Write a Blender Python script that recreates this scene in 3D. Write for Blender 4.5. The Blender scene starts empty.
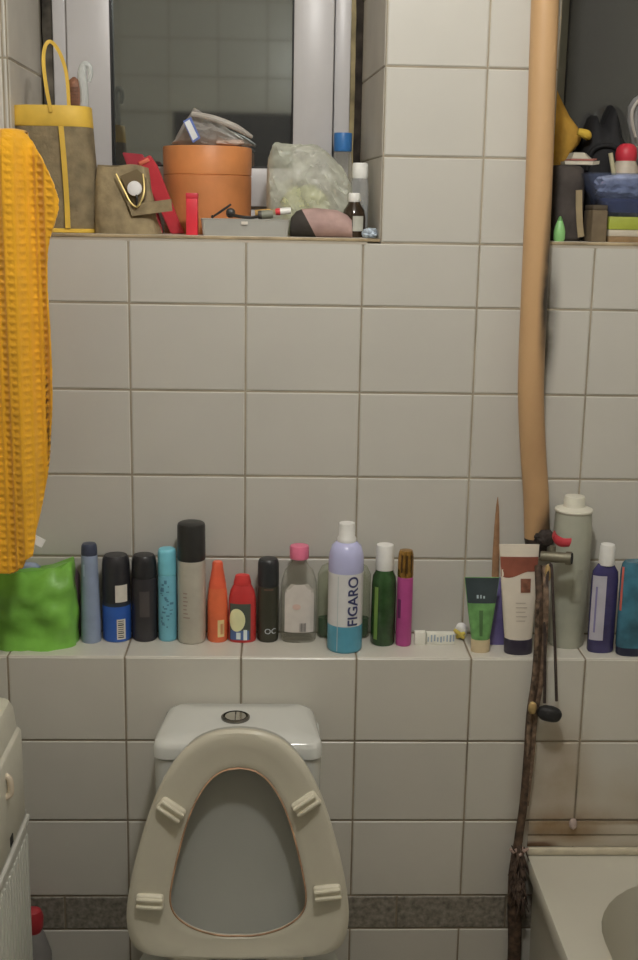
import bpy, bmesh, math, random
from mathutils import Vector, Matrix, noise
random.seed(7)
SC = bpy.context.scene
COL = SC.collection
PI = math.pi
# ------------------------------------------------------------------ camera
F, PITCH, ROLL, YAW = 1200.0, 0.219382, 0.0175895, -0.0354632
CX, CZ, D = 0.257553, 1.611468, 2.085970
IW, IH = 638, 960
_cy, _sy = math.cos(YAW), math.sin(YAW)
FWD = Vector((-_sy*math.cos(PITCH), _cy*math.cos(PITCH), -math.sin(PITCH)))
_r0 = Vector((_cy, _sy, 0)); _u0 = _r0.cross(FWD)
RGT = math.cos(ROLL)*_r0 + math.sin(ROLL)*_u0
UP = -math.sin(ROLL)*_r0 + math.cos(ROLL)*_u0
EYE = Vector((CX, -D, CZ))
def at(px, py, Y=None, Z=None):
    d = RGT*((px-IW/2)/F) - UP*((py-IH/2)/F) + FWD
    t = (Y-EYE.y)/d.y if Y is not None else (Z-EYE.z)/d.z
    return EYE + d*t
cd = bpy.data.cameras.new('camera'); cam = bpy.data.objects.new('camera', cd); COL.objects.link(cam)
cd.sensor_fit = 'VERTICAL'; cd.sensor_height = 36; cd.lens = 36*F/IH; cd.clip_start = 0.02
m3 = Matrix((RGT, UP, -FWD)).transposed()
cam.matrix_world = Matrix.Translation(EYE) @ m3.to_4x4()
SC.camera = cam

# ------------------------------------------------------------------ materials
def lin(c):
    c = c/255.0
    return c/12.92 if c <= 0.04045 else ((c+0.055)/1.055)**2.4
GAIN = 1.75
def P(r, g, b, k=GAIN):
    """albedo from a colour as seen in the dim room"""
    q = [lin(v)*k for v in (r, g, b)]; L = 0.3*q[0]+0.6*q[1]+0.1*q[2]
    return tuple(min(0.86, 0.90*v+0.10*L) for v in q)
_M = {}
def nd(nt, t, **kw):
    n = nt.nodes.new(t)
    for k, v in kw.items():
        if k in n.inputs: n.inputs[k].default_value = v
        else: setattr(n, k, v)
    return n
def mat(name, col, rough=0.45, metal=0.0, var=0.10, scale=30.0, bump=0.0, bscale=80.0, spec=0.5, sheen=0.0):
    if name in _M: return _M[name]
    m = bpy.data.materials.new(name); m.use_nodes = True
    nt = m.node_tree; b = nt.nodes['Principled BSDF']
    b.inputs['Roughness'].default_value = rough; b.inputs['Metallic'].default_value = metal
    b.inputs['Specular IOR Level'].default_value = spec
    if sheen: b.inputs['Sheen Weight'].default_value = sheen
    tc = nd(nt, 'ShaderNodeTexCoord')
    nz = nd(nt, 'ShaderNodeTexNoise', Scale=scale, Detail=4.0)
    nt.links.new(tc.outputs['Object'], nz.inputs['Vector'])
    mr = nd(nt, 'ShaderNodeMapRange'); mr.inputs['To Min'].default_value = 1-var; mr.inputs['To Max'].default_value = 1+var
    mr.inputs['From Min'].default_value = 0.27; mr.inputs['From Max'].default_value = 0.73
    nt.links.new(nz.outputs['Fac'], mr.inputs['Value'])
    mx = nd(nt, 'ShaderNodeVectorMath', operation='SCALE'); mx.inputs[0].default_value = col
    nt.links.new(mr.outputs['Result'], mx.inputs['Scale'])
    nt.links.new(mx.outputs['Vector'], b.inputs['Base Color'])
    if bump:
        n2 = nd(nt, 'ShaderNodeTexNoise', Scale=bscale, Detail=5.0)
        nt.links.new(tc.outputs['Object'], n2.inputs['Vector'])
        bp = nd(nt, 'ShaderNodeBump', Strength=bump, Distance=0.002)
        nt.links.new(n2.outputs['Fac'], bp.inputs['Height']); nt.links.new(bp.outputs['Normal'], b.inputs['Normal'])
    _M[name] = m; return m
def clear(name, col, fac=0.35, rough=0.15, var=0.3, scale=25.0, tint=(0.97, 0.97, 0.96)):
    """thin see-through plastic: transparent film with a hazy, glossy skin"""
    if name in _M: return _M[name]
    m = bpy.data.materials.new(name); m.use_nodes = True
    nt = m.node_tree; b = nt.nodes['Principled BSDF']; out = nt.nodes['Material Output']
    b.inputs['Base Color'].default_value = (*col, 1); b.inputs['Roughness'].default_value = rough
    tr = nd(nt, 'ShaderNodeBsdfTransparent'); tr.inputs['Color'].default_value = (*tint, 1)
    lw = nd(nt, 'ShaderNodeLayerWeight', Blend=0.35)
    tc = nd(nt, 'ShaderNodeTexCoord'); nz = nd(nt, 'ShaderNodeTexNoise', Scale=scale, Detail=4.0)
    nt.links.new(tc.outputs['Object'], nz.inputs['Vector'])
    mr = nd(nt, 'ShaderNodeMapRange'); mr.inputs['To Min'].default_value = fac*(1-var); mr.inputs['To Max'].default_value = fac*(1+var)
    nt.links.new(nz.outputs['Fac'], mr.inputs['Value'])
    mu = nd(nt, 'ShaderNodeMath', operation='MULTIPLY_ADD'); mu.use_clamp = True
    mu.inputs[1].default_value = 0.45
    nt.links.new(lw.outputs['Facing'], mu.inputs[0]); nt.links.new(mr.outputs['Result'], mu.inputs[2])
    ms = nd(nt, 'ShaderNodeMixShader')
    nt.links.new(mu.outputs['Value'], ms.inputs['Fac']); nt.links.new(tr.outputs[0], ms.inputs[1]); nt.links.new(b.outputs[0], ms.inputs[2])
    nt.links.new(ms.outputs[0], out.inputs['Surface'])
    _M[name] = m; return m

def tile_mat(name, col, stains_and_tints=(), rough=0.28):
    m = bpy.data.materials.new(name); m.use_nodes = True
    nt = m.node_tree; b = nt.nodes['Principled BSDF']; b.inputs['Roughness'].default_value = rough
    b.inputs['Specular IOR Level'].default_value = 0.35
    tc = nd(nt, 'ShaderNodeTexCoord'); geo = nd(nt, 'ShaderNodeNewGeometry')
    nz = nd(nt, 'ShaderNodeTexNoise', Scale=7.0, Detail=6.0); nt.links.new(tc.outputs['Object'], nz.inputs['Vector'])
    mr = nd(nt, 'ShaderNodeMapRange'); mr.inputs['To Min'].default_value = 0.93; mr.inputs['To Max'].default_value = 1.05
    nt.links.new(nz.outputs['Fac'], mr.inputs['Value'])
    mi = nd(nt, 'ShaderNodeMapRange'); mi.inputs['To Min'].default_value = 0.96; mi.inputs['To Max'].default_value = 1.03
    nt.links.new(geo.outputs['Random Per Island'], mi.inputs['Value'])
    mm = nd(nt, 'ShaderNodeMath', operation='MULTIPLY'); nt.links.new(mr.outputs[0], mm.inputs[0]); nt.links.new(mi.outputs[0], mm.inputs[1])
    sc = nd(nt, 'ShaderNodeVectorMath', operation='SCALE'); sc.inputs[0].default_value = col
    nt.links.new(mm.outputs[0], sc.inputs['Scale'])
    last = sc.outputs['Vector']
    n3 = nd(nt, 'ShaderNodeTexNoise', Scale=14.0, Detail=5.0); nt.links.new(tc.outputs['Object'], n3.inputs['Vector'])
    for (c, s, colr, amt) in stains_and_tints:        # grime and darker tints: soft ellipsoids on the surface, broken up by noise
        mp = nd(nt, 'ShaderNodeVectorMath', operation='SUBTRACT'); mp.inputs[1].default_value = c
        nt.links.new(tc.outputs['Object'], mp.inputs[0])
        dv = nd(nt, 'ShaderNodeVectorMath', operation='DIVIDE'); dv.inputs[1].default_value = s
        nt.links.new(mp.outputs[0], dv.inputs[0])
        ln = nd(nt, 'ShaderNodeVectorMath', operation='LENGTH'); nt.links.new(dv.outputs[0], ln.inputs[0])
        mp2 = nd(nt, 'ShaderNodeMapRange', interpolation_type='SMOOTHSTEP')
        mp2.inputs['From Min'].default_value = 1.0; mp2.inputs['From Max'].default_value = 0.1
        mp2.inputs['To Min'].default_value = 0; mp2.inputs['To Max'].default_value = amt*1.9
        nt.links.new(ln.outputs['Value'], mp2.inputs['Value'])
        fm = nd(nt, 'ShaderNodeMath', operation='MULTIPLY'); fm.use_clamp = True
        nt.links.new(mp2.outputs[0], fm.inputs[0]); nt.links.new(n3.outputs['Fac'], fm.inputs[1])
        mx = nd(nt, 'ShaderNodeMix', data_type='RGBA')
        nt.links.new(fm.outputs[0], mx.inputs['Factor']); nt.links.new(last, mx.inputs['A']); mx.inputs['B'].default_value = (*colr, 1)
        last = mx.outputs['Result']
    nt.links.new(last, b.inputs['Base Color'])
    bp = nd(nt, 'ShaderNodeBump', Strength=0.10, Distance=0.003)
    nt.links.new(nz.outputs['Fac'], bp.inputs['Height']); nt.links.new(bp.outputs['Normal'], b.inputs['Normal'])
    return m

# ------------------------------------------------------------------ mesh helpers
def obj(name, bm, m, parent=None, loc=(0, 0, 0), sharp=35):
    bmesh.ops.recalc_face_normals(bm, faces=bm.faces)
    me = bpy.data.meshes.new(name); bm.to_mesh(me); bm.free()
    for p in me.polygons: p.use_smooth = True
    me.set_sharp_from_angle(angle=math.radians(sharp))
    for mm in (m if isinstance(m, (list, tuple)) else [m]): me.materials.append(mm)
    o = bpy.data.objects.new(name, me); COL.objects.link(o); o.location = loc
    if parent: o.parent = parent
    return o
def tag(o, label, cat, group=None):
    o['label'] = label; o['category'] = cat
    if group: o['group'] = group
    return o
def thing(name, label, cat, loc=(0, 0, 0), rot=(0, 0, 0), group=None):
    o = bpy.data.objects.new(name, None); COL.objects.link(o); o.empty_display_size = 0.02
    o.location = loc; o.rotation_euler = rot
    return tag(o, label, cat, group)
def struct(o): o['kind'] = 'structure'; return o

def box(bm, x0, x1, y0, y1, z0, z1, bev=0.0, seg=2, mi=0, M=None):
    vs = [bm.verts.new((x, y, z)) for z in (z0, z1) for y in (y0, y1) for x in (x0, x1)]
    fs = []
    for q in ((0, 2, 3, 1), (4, 5, 7, 6), (0, 1, 5, 4), (2, 6, 7, 3), (0, 4, 6, 2), (1, 3, 7, 5)):
        f = bm.faces.new([vs[i] for i in q]); f.material_index = mi; fs.append(f)
    if bev:
        es = list({e for f in fs for e in f.edges})
        r = bmesh.ops.bevel(bm, geom=es, offset=bev, segments=seg, profile=0.5, affect='EDGES')
        for f in r['faces']: f.material_index = mi
        vs = list({v for f in r['faces'] for v in f.verts} | {v for v in vs if v.is_valid})
    if M is not None:
        for v in vs: v.co = M @ v.co
    return bm
def prism(bm, poly, z0, z1, mi=0):
    a = [bm.verts.new((x, y, z0)) for x, y in poly]; b = [bm.verts.new((x, y, z1)) for x, y in poly]
    n = len(poly)
    for f in [bm.faces.new(a[::-1]), bm.faces.new(b)] + [bm.faces.new((a[i], a[(i+1) % n], b[(i+1) % n], b[i])) for i in range(n)]:
        f.material_index = mi
    return bm
def loft(bm, rings, cap0=True, cap1=True, closed=True, mi=0):
    """rings: lists of points with equal counts"""
    R = [[bm.verts.new(p) for p in r] for r in rings]
    n = len(R[0])
    for a, b in zip(R, R[1:]):
        for i in range(n if closed else n-1):
            j = (i+1) % n
            f = bm.faces.new((a[i], a[j], b[j], b[i])); f.material_index = mi
    if cap0 and closed: bm.faces.new(R[0][::-1]).material_index = mi
    if cap1 and closed: bm.faces.new(R[-1]).material_index = mi
    return bm
def lathe(bm, prof, n=32, sx=1.0, sy=1.0, cx=0, cy=0, mi=0, p=2.0):
    """prof: (r,z) from bottom to top; p>2 squares the section off"""
    def pt(r, z, i):
        a = 2*PI*i/n; c, s = math.cos(a), math.sin(a)
        k = (abs(c)**p+abs(s)**p)**(-1/p)
        return (cx+r*k*c*sx, cy+r*k*s*sy, z)
    return loft(bm, [[pt(max(r, 1e-5), z, i) for i in range(n)] for r, z in prof], mi=mi)
def smooth_path(pts, k=6):
    pts = [Vector(p) for p in pts]; out = []
    for i in range(len(pts)-1):
        p0 = pts[max(i-1, 0)]; p1 = pts[i]; p2 = pts[i+1]; p3 = pts[min(i+2, len(pts)-1)]
        for j in range(k):
            t = j/k
            out.append(0.5*((2*p1)+(p2-p0)*t+(2*p0-5*p1+4*p2-p3)*t*t+(-p0+3*p1-3*p2+p3)*t**3))
    out.append(pts[-1]); return out
def tube(bm, pts, r, n=10, k=6, mi=0):
    """r: number or list matching pts"""
    if not isinstance(r, (list, tuple)): r = [r]*len(pts)
    P4 = smooth_path([(*Vector(p), ) for p in pts], k); R4 = []
    for i in range(len(r)-1):
        for j in range(k): R4.append(r[i]+(r[i+1]-r[i])*j/k)
    R4.append(r[-1])
    rings = []; nrm = None
    for i, p in enumerate(P4):
        t = (P4[min(i+1, len(P4)-1)]-P4[max(i-1, 0)]).normalized()
        if nrm is None: nrm = t.orthogonal().normalized()
        nrm = (nrm-t*nrm.dot(t)).normalized(); bn = t.cross(nrm)
        rings.append([p+(nrm*math.cos(2*PI*q/n)+bn*math.sin(2*PI*q/n))*R4[i] for q in range(n)])
    return loft(bm, rings, mi=mi)
def blob(bm, w, d, h, seed=0, amp=0.15, freq=3.0, p=3.0, sub=4, taper=0.0, mi=0):
    """crumpled soft lump standing on z=0"""
    r = bmesh.ops.create_icosphere(bm, subdivisions=sub, radius=1.0)
    for v in r['verts']:
        c = v.co.copy()
        k = (abs(c.x)**p+abs(c.y)**p+abs(c.z)**p)**(-1/p); q = c*k
        o = Vector((seed*7.3, seed*3.1, seed*1.7))
        nn = noise.noise(q*freq+o)*0.65 + (1-2*abs(noise.noise(q*freq*2.1+o)))*0.35
        q = q*(1+amp*nn)
        t = 1+taper*q.z
        v.co = Vector((q.x*w/2*t, q.y*d/2*t, max(0.0, (q.z+1)*h/2)))
    for v in r['verts']:
        for f in v.link_faces: f.material_index = mi
    return bm
def patch(bm, r, a0, a1, z0, z1, n=10, sy=1.0, off=0.0004, shape=None, p=2.0, m=6, mi=0):
    """curved label on a bottle; angle 0 faces the room (-y), positive to +x"""
    rows = m+1
    V = []
    for j in range(rows):
        row = []
        for i in range(n+1):
            u, w = i/n, j/m
            if shape == 'oval':
                uu, ww = 2*u-1, 2*w-1
                uu2 = uu*math.sqrt(max(0, 1-ww*ww/2)); ww2 = ww*math.sqrt(max(0, 1-uu*uu/2))
                u, w = (uu2+1)/2, (ww2+1)/2
            a = a0+(a1-a0)*u
            c, s = math.sin(a), -math.cos(a)
            k = (abs(c)**p+abs(s)**p)**(-1/p)
            rr = r*k
            row.append(bm.verts.new((c*(rr+off), s*(rr*sy+off), z0+(z1-z0)*w)))
        V.append(row)
    for j in range(m):
        for i in range(n):
            bm.faces.new((V[j][i], V[j][i+1], V[j+1][i+1], V[j+1][i])).material_index = mi
    return bm
def barcode(bm, r, a0, a1, z0, z1, n=9, sy=1.0, off=0.0007):
    rnd = random.Random(3); x = 0.0; step = 1.0/(n*2)
    for i in range(n):
        wd = step*rnd.choice((0.6, 1.0, 1.4))
        patch(bm, r, a0+(a1-a0)*x, a0+(a1-a0)*min(1, x+wd), z0, z1, n=1, m=1, sy=sy, off=off); x += step*2
    return bm
def text_bm(s, size, map_fn, bold=0.0):
    cu = bpy.data.curves.new('lettering', 'FONT'); cu.body = s; cu.size = size; cu.align_x = 'CENTER'; cu.align_y = 'CENTER'
    cu.offset = bold
    o = bpy.data.objects.new('lettering', cu); COL.objects.link(o)
    dg = bpy.context.evaluated_depsgraph_get(); dg.update()
    me = bpy.data.meshes.new_from_object(o.evaluated_get(dg))
    bm = bmesh.new(); bm.from_mesh(me)
    bpy.data.objects.remove(o); bpy.data.curves.remove(cu); bpy.data.meshes.remove(me)
    bmesh.ops.triangulate(bm, faces=bm.faces)
    for _ in range(5):
        es = [e for e in bm.edges if e.calc_length() > size*0.16]
        if not es: break
        bmesh.ops.subdivide_edges(bm, edges=es, cuts=1); bmesh.ops.triangulate(bm, faces=[f for f in bm.faces if len(f.verts) > 3])
    for v in bm.verts: v.co = Vector(map_fn(v.co.x, v.co.y))
    return bm
def wrap(r, a, z, off=0.0009, vert=False, sy=1.0):
    """lettering laid round a bottle of radius r, centred at angle a"""
    def f(x, y):
        if vert: x, y = -y, x
        t = a+x/r
        return (math.sin(t)*(r+off), -math.cos(t)*(r*sy+off), z+y)
    return f
def B(): return bmesh.new()

# ------------------------------------------------------------------ dimensions
LZ = 0.86            # ledge top
LY = -0.1285         # ledge front
SILL = 1.5698
XL, XR, YB, ZC = -0.64, 1.42, -2.48, 2.5
XO = -0.0023
WALLR = 0.33
ROWS_U = [0.86, 1.00162, 1.15196, 1.30376, 1.45369, 1.5625, 1.70577, 1.85, 1.996, 2.142, 2.288, 2.434, 2.5]
ROWS_L = [0.0, 0.04, 0.188, 0.3355, 0.4025, 0.55136, 0.7043, 0.86]
W1 = (-0.192, 0.430); W2 = (0.7185, 1.30); WTOP = 2.25

BROWN = P(120, 85, 45); RUST = P(130, 95, 55)
TILE = (0.60, 0.585, 0.53)
m_tile = tile_mat('cream_wall_tile', TILE, stains_and_tints=(
    ((0.722, 0.0, 1.42), (0.030, 0.2, 0.20), (0.10, 0.09, 0.07), 0.9),))  # darker band on the wall just right of the pipe
m_tile_low = tile_mat('cream_lower_tile', (0.63, 0.61, 0.54), stains_and_tints=(
    ((0.755, LY, 0.64), (0.10, 0.3, 0.17), (0.30, 0.20, 0.10), 0.55),
    ((0.80, LY, 0.545), (0.16, 0.3, 0.05), (0.28, 0.17, 0.08), 0.8),
    ((1.0, LY, 0.60), (0.35, 0.3, 0.10), (0.36, 0.27, 0.15), 0.4),))
m_tile_rear = tile_mat('grey_rear_tile', (0.55, 0.52, 0.45))
m_grout = mat('brown_grey_grout', (0.27, 0.225, 0.16), 0.9, var=0.35, scale=9)
m_band = mat('speckled_border_tile', (0.24, 0.22, 0.18), 0.5, var=0.5, scale=110, bump=0.4)
m_plaster = mat('painted_plaster', (0.60, 0.57, 0.51), 0.8, var=0.06, scale=5)
m_reveal = mat('grey_reveal_tile', (0.56, 0.53, 0.46), 0.5, var=0.12, scale=9)
m_floor = mat('beige_floor_tile', (0.32, 0.27, 0.21), 0.4, var=0.15, scale=6)

def tiles(bm, rects, plane, gap=0.0016, th=0.0015, mi=1, mfn=None):
    """rects (u0,u1,v0,v1); plane(u,v,h) -> point. every tile is a chamfered slab in front of the grout"""
    for (u0, u1, v0, v1) in rects:
        if u1-u0 < 0.006 or v1-v0 < 0.006: continue
        g, c = gap, gap+0.0018
        lo = [(u0+g, v0+g), (u1-g, v0+g), (u1-g, v1-g), (u0+g, v1-g)]
        hi = [(u0+c, v0+c), (u1-c, v0+c), (u1-c, v1-c), (u0+c, v1-c)]
        a = [bm.verts.new(plane(u, v, 0.0)) for u, v in lo]; b = [bm.verts.new(plane(u, v, th)) for u, v in hi]
        k = mi if mfn is None else mfn(v0)
        bm.faces.new(b).material_index = k
        for i in range(4):
            bm.faces.new((a[i], a[(i+1) % 4], b[(i+1) % 4], b[i])).material_index = k
def grid_rects(ulines, rows, holes=(), offs=None):
    out = []
    for v0, v1 in zip(rows, rows[1:]):
        ul = ulines if offs is None or offs(v0) is None else offs(v0)
        cuts = set(ul)
        hs = [h for h in holes if v0 > h[2]-0.02 and v0 < h[3]]
        for h in hs: cuts |= {h[0], h[1]}
        cs = sorted(c for c in cuts)
        for u0, u1 in zip(cs, cs[1:]):
            mid = (u0+u1)/2
            if any(h[0] < mid < h[1] for h in hs): continue
            out.append((u0, u1, v0, v1))
    return out
UL = [XL]+[0.2*i for i in range(-3, 8)]+[XR]

# back wall, with the two window openings
bm = B()
for (x0, x1, z0, z1) in ((XL, W2[1], 0, SILL-0.012), (XL, XR, WTOP, ZC), (W2[1], XR, 0, WTOP)):
    box(bm, x0, x1, 0, WALLR, z0, z1)
box(bm, XL, W1[0], 0, WALLR, SILL-0.012, WTOP)
prism(bm, [(W1[1], 0), (W2[0], 0), (W2[0], WALLR), (0.408, WALLR)], SILL-0.012, WTOP)
tiles(bm, grid_rects(UL, ROWS_U, ((W1[0], W1[1], SILL, WTOP), (W2[0], W2[1], SILL, WTOP))),
      lambda u, v, h: (u, -h, v))
# reveal linings: greyer tiles turned into the recess
for X, s in ((W1[0], 1), ):
    tiles(bm, [(0.004, 0.28, a, b) for a, b in zip(ROWS_U[5:], ROWS_U[6:]) if b < WTOP], lambda u, v, h: (X+h, u, v), mi=2)
tiles(bm, [(0.0, 0.28, a, b) for a, b in zip(ROWS_U[5:], ROWS_U[6:]) if b < WTOP], lambda u, v, h: (W1[1]-0.022*u/0.33-h-0.0005, u, v), mi=2, gap=0.0008)
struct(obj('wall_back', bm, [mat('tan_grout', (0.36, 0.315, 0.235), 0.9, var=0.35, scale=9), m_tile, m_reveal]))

# boxed-in lower wall with the ledge on top
bm = B()
box(bm, XL, XR, LY+0.0015, 0.0, 0, LZ-0.0015)
ULL = [XL]+[XO+0.2*i for i in range(-3, 8)]+[XR]
offb = [XL]+[0.082+0.2*i for i in range(-3, 7)]+[XR]
tiles(bm, grid_rects(ULL, ROWS_L[1:], offs=lambda v: offb if abs(v-0.3355) < 1e-3 else None), lambda u, v, h: (u, LY+0.0015-h, v),
      mfn=lambda v: 2 if abs(v-0.3355) < 1e-3 else 1)
tiles(bm, [(a, b, LY+0.001, -0.001) for a, b in zip(ULL, ULL[1:])], lambda u, v, h: (u, v, LZ-0.0015+h), mi=3)
m_ledge = tile_mat('pale_ledge_tile', (0.66, 0.635, 0.56))
struct(obj('wall_lower', bm, [m_grout, m_tile_low, m_band, m_ledge]))

# other walls, floor, ceiling
bm = B(); box(bm, XL-0.1, XL, YB-0.1, WALLR, 0, ZC)
tiles(bm, grid_rects([YB+0.2*i for i in range(13)]+[0], [0]+ROWS_L[1:]+ROWS_U[1:]), lambda u, v, h: (XL+h, u, v))
struct(obj('wall_left', bm, [m_grout, m_tile_rear]))
bm = B(); box(bm, XR, XR+0.1, YB-0.1, WALLR, 0, ZC)
tiles(bm, grid_rects([YB+0.2*i for i in range(13)]+[0], [0]+ROWS_L[1:]+ROWS_U[1:]), lambda u, v, h: (XR-h, u, v))
struct(obj('wall_right', bm, [m_grout, m_tile_rear]))
DX0, DX1, DZ = -0.185, 0.66, 2.004
bm = B()
for (x0, x1, z0, z1) in ((XL, DX0, 0, ZC), (DX1, XR, 0, ZC), (DX0, DX1, DZ, ZC)): box(bm, x0, x1, YB-0.1, YB, z0, z1)
tiles(bm, grid_rects(UL, sorted([0]+ROWS_L[1:]+ROWS_U[1:]+[DZ]), ((DX0, DX1, -1, DZ-0.001),)), lambda u, v, h: (u, YB+h, v))
struct(obj('wall_rear', bm, [m_grout, m_tile_rear]))
d1 = struct(thing('door_1', 'dark brown wooden bathroom door in the rear wall', 'door', ((DX0+DX1)/2, YB-0.06, 0)))
bm = B(); w = (DX1-DX0)/2-0.006
box(bm, -w, w, -0.02, 0.02, 0.005, DZ-0.006, 0.003)
for a, b in ((0.15, 0.95), (1.08, 1.85)): box(bm, -w+0.12, w-0.12, 0.018, 0.026, a, b, 0.006)
obj('door_panel', bm, mat('dark_brown_door', (0.012, 0.009, 0.007), 0.6, spec=0.2), d1)
bm = B(); tube(bm, [(w-0.06, 0.02, 1.02), (w-0.06, 0.06, 1.02), (w-0.16, 0.06, 1.02)], 0.009)
obj('door_handle', bm, mat('dull_steel', (0.5, 0.5, 0.48), 0.3, 1.0), d1)
bm = B(); box(bm, XL-0.1, XR+0.1, YB-0.1, WALLR, -0.05, -0.0015)
tiles(bm, grid_rects([XL+0.3*i for i in range(7)]+[XR], [YB+0.3*i for i in range(9)]+[0]), lambda u, v, h: (u, v, -0.0015+h))
struct(obj('floor', bm, [m_grout, m_floor]))
bm = B(); box(bm, XL-0.1, XR+0.1, YB-0.1, WALLR, ZC, ZC+0.05); struct(obj('ceiling', bm, m_plaster))

# sills
m_sill = mat('cream_sill_tile', (0.56, 0.51, 0.42), 0.4, var=0.08, scale=8)
m_edge = mat('yellowed_sill_edge', (0.42, 0.33, 0.20), 0.6, var=0.35, scale=20)
for nm, (x0, x1) in (('trim_1', W1), ('trim_2', W2)):
    bm = B(); box(bm, x0+0.001, x1-(0.023 if nm == 'trim_1' else 0.001), -0.0015, WALLR-0.03, SILL-0.011, SILL, 0.0008)
    box(bm, x0+0.001, x1-0.001, -0.0030, -0.0008, SILL-0.0055, SILL-0.0005, 0.0006, mi=1)
    struct(obj(nm, bm, [m_sill, m_edge]))
# little tiled step and sealant bead above the bathtub
bm = B(); x = 0.7135
box(bm, x, XR, LY-0.006, LY, 0.527, 0.5518, 0.0015); box(bm, x, XR, LY-0.0035, LY, 0.5025, 0.5255, 0.001)
struct(obj('trim_3', bm, tile_mat('stained_step_tile', (0.56, 0.51, 0.42), stains_and_tints=(((0.78, LY, 0.54), (0.12, 0.1, 0.05), (0.26, 0.16, 0.07), 1.0), ((0.735, LY, 0.505), (0.05, 0.1, 0.012), (0.16, 0.09, 0.05), 1.2), ((1.0, LY, 0.551), (0.5, 0.1, 0.008), (0.2, 0.13, 0.06), 0.8)))))
bm = B(); box(bm, x, XR, LY-0.010, LY, 0.4880, 0.5015, 0.003)
struct(obj('trim_4', bm, mat('yellowed_sealant_bead', (0.66, 0.60, 0.46), 0.4, var=0.15)))

# ------------------------------------------------------------------ windows
def glass_mat(name, col, g0, g1):
    m = bpy.data.materials.new(name); m.use_nodes = True
    nt = m.node_tree; b = nt.nodes['Principled BSDF']; out = nt.nodes['Material Output']
    b.inputs['Base Color'].default_value = (*col, 1); b.inputs['Roughness'].default_value = 0.6
    tc = nd(nt, 'ShaderNodeTexCoord'); nz = nd(nt, 'ShaderNodeTexNoise', Scale=5.0, Detail=5.0)
    nt.links.new(tc.outputs['Object'], nz.inputs['Vector'])
    g = nd(nt, 'ShaderNodeBsdfGlossy')
    g.inputs['Roughness'].default_value = 0.04; g.inputs['Color'].default_value = (0.90, 0.98, 0.93, 1)
    mr = nd(nt, 'ShaderNodeMapRange'); mr.inputs['To Min'].default_value = g0; mr.inputs['To Max'].default_value = g1
    nt.links.new(nz.outputs['Fac'], mr.inputs['Value'])
    ms = nd(nt, 'ShaderNodeMixShader'); nt.links.new(mr.outputs[0], ms.inputs[0])
    nt.links.new(b.outputs[0], ms.inputs[1]); nt.links.new(g.outputs[0], ms.inputs[2]); nt.links.new(ms.outputs[0], out.inputs['Surface'])
    return m
m_glass = glass_mat('night_window_glass', (0.016, 0.018, 0.016), 0.25, 0.31)
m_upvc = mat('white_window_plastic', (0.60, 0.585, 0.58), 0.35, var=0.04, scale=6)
m_gasket = mat('black_rubber_gasket', (0.02, 0.02, 0.02), 0.6)
m_foam = mat('dirty_mounting_foam', (0.34, 0.28, 0.15), 0.9, var=0.6, scale=18, bump=1.0, bscale=40)
m_gap = mat('dark_crumbling_gap', (0.035, 0.027, 0.02), 0.95, var=0.9, scale=30, bump=1.0, bscale=40)
YW = 0.28
def ring(bm, x0, x1, z0, z1, w, y0, y1, bev=0.003):
    wl, wr, wb, wt = w
    box(bm, x0, x0+wl, y0, y1, z0, z1, bev); box(bm, x1-wr, x1, y0, y1, z0, z1, bev)
    box(bm, x0+wl, x1-wr, y0, y1, z0, z0+wb, bev); box(bm, x0+wl, x1-wr, y0, y1, z1-wt, z1, bev)
def X_(px, Y=YW, py=90): return at(px, py, Y=Y).x
wn = struct(thing('window_1', 'white plastic framed window over the toilet, night behind it', 'window', (0, YW, SILL)))
fx0, fx1 = X_(54), X_(350)
bm = B(); ring(bm, fx0, fx1, 0.0, WTOP-SILL-0.03, (X_(69)-fx0, fx1-X_(334), 0.05, 0.05), 0, 0.05)
obj('window_frame', bm, m_upvc, wn)
sx0, sx1 = X_(69), X_(333); gx0, gx1 = X_(112), X_(293)
gz = at(200, 167, Y=YW).z-SILL
bm = B(); ring(bm, sx0, sx1, 0.05, WTOP-SILL-0.08, (gx0-sx0, sx1-gx1, gz-0.05, 0.07), -0.014, 0.03, 0.004)
ring(bm, X_(303)-0.0012, X_(303)+0.0002, 0.08, WTOP-SILL-0.1, (0.0006, 0.0006, 0.001, 0.001), -0.0152, -0.010, 0)
obj('window_sash', bm, m_upvc, wn)
bm = B(); ring(bm, gx0-0.001, gx1+0.001, gz-0.001, WTOP-SILL-0.149, (0.0035, 0.0035, 0.0035, 0.0035), -0.0125, 0.012, 0.0008)
obj('gasket', bm, m_gasket, wn)
bm = B(); box(bm, gx0, gx1, 0.004, 0.008, gz, WTOP-SILL-0.15); obj('window_pane', bm, m_glass, wn)
bm = B()
for (a, b, mi) in ((X_(43.5), fx0, 2), (X_(355), X_(362.5), 1), (fx1, X_(355), 0)):
    rings = []
    for i in range(41):
        z = i/40*(WTOP-SILL-0.005)
        j = 0.0022*noise.noise(Vector((a*50, z*22, 3)))
        yy = 0.006+0.006*noise.noise(Vector((a*30+4, z*30, 9)))
        rings.append([(a+j, yy, z), (b+j*0.6, yy+0.002, z), (b, 0.045, z), (a, 0.045, z)])
    loft(bm, rings, mi=mi)
obj('sealing_foam', bm, [m_foam, m_gap, mat('mottled_dirty_gap', (0.13, 0.115, 0.09), 0.95, var=0.98, scale=14, bump=1.0, bscale=40)], wn)
wn = struct(thing('window_2', 'second dark window above the bathtub, crowded with things on its sill', 'window', (0, YW, SILL)))
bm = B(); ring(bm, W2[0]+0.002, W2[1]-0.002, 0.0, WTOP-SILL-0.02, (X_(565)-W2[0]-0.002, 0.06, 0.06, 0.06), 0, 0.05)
obj('window_frame', bm, mat('grey_green_window_plastic', (0.20, 0.20, 0.155), 0.5), wn)
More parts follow.
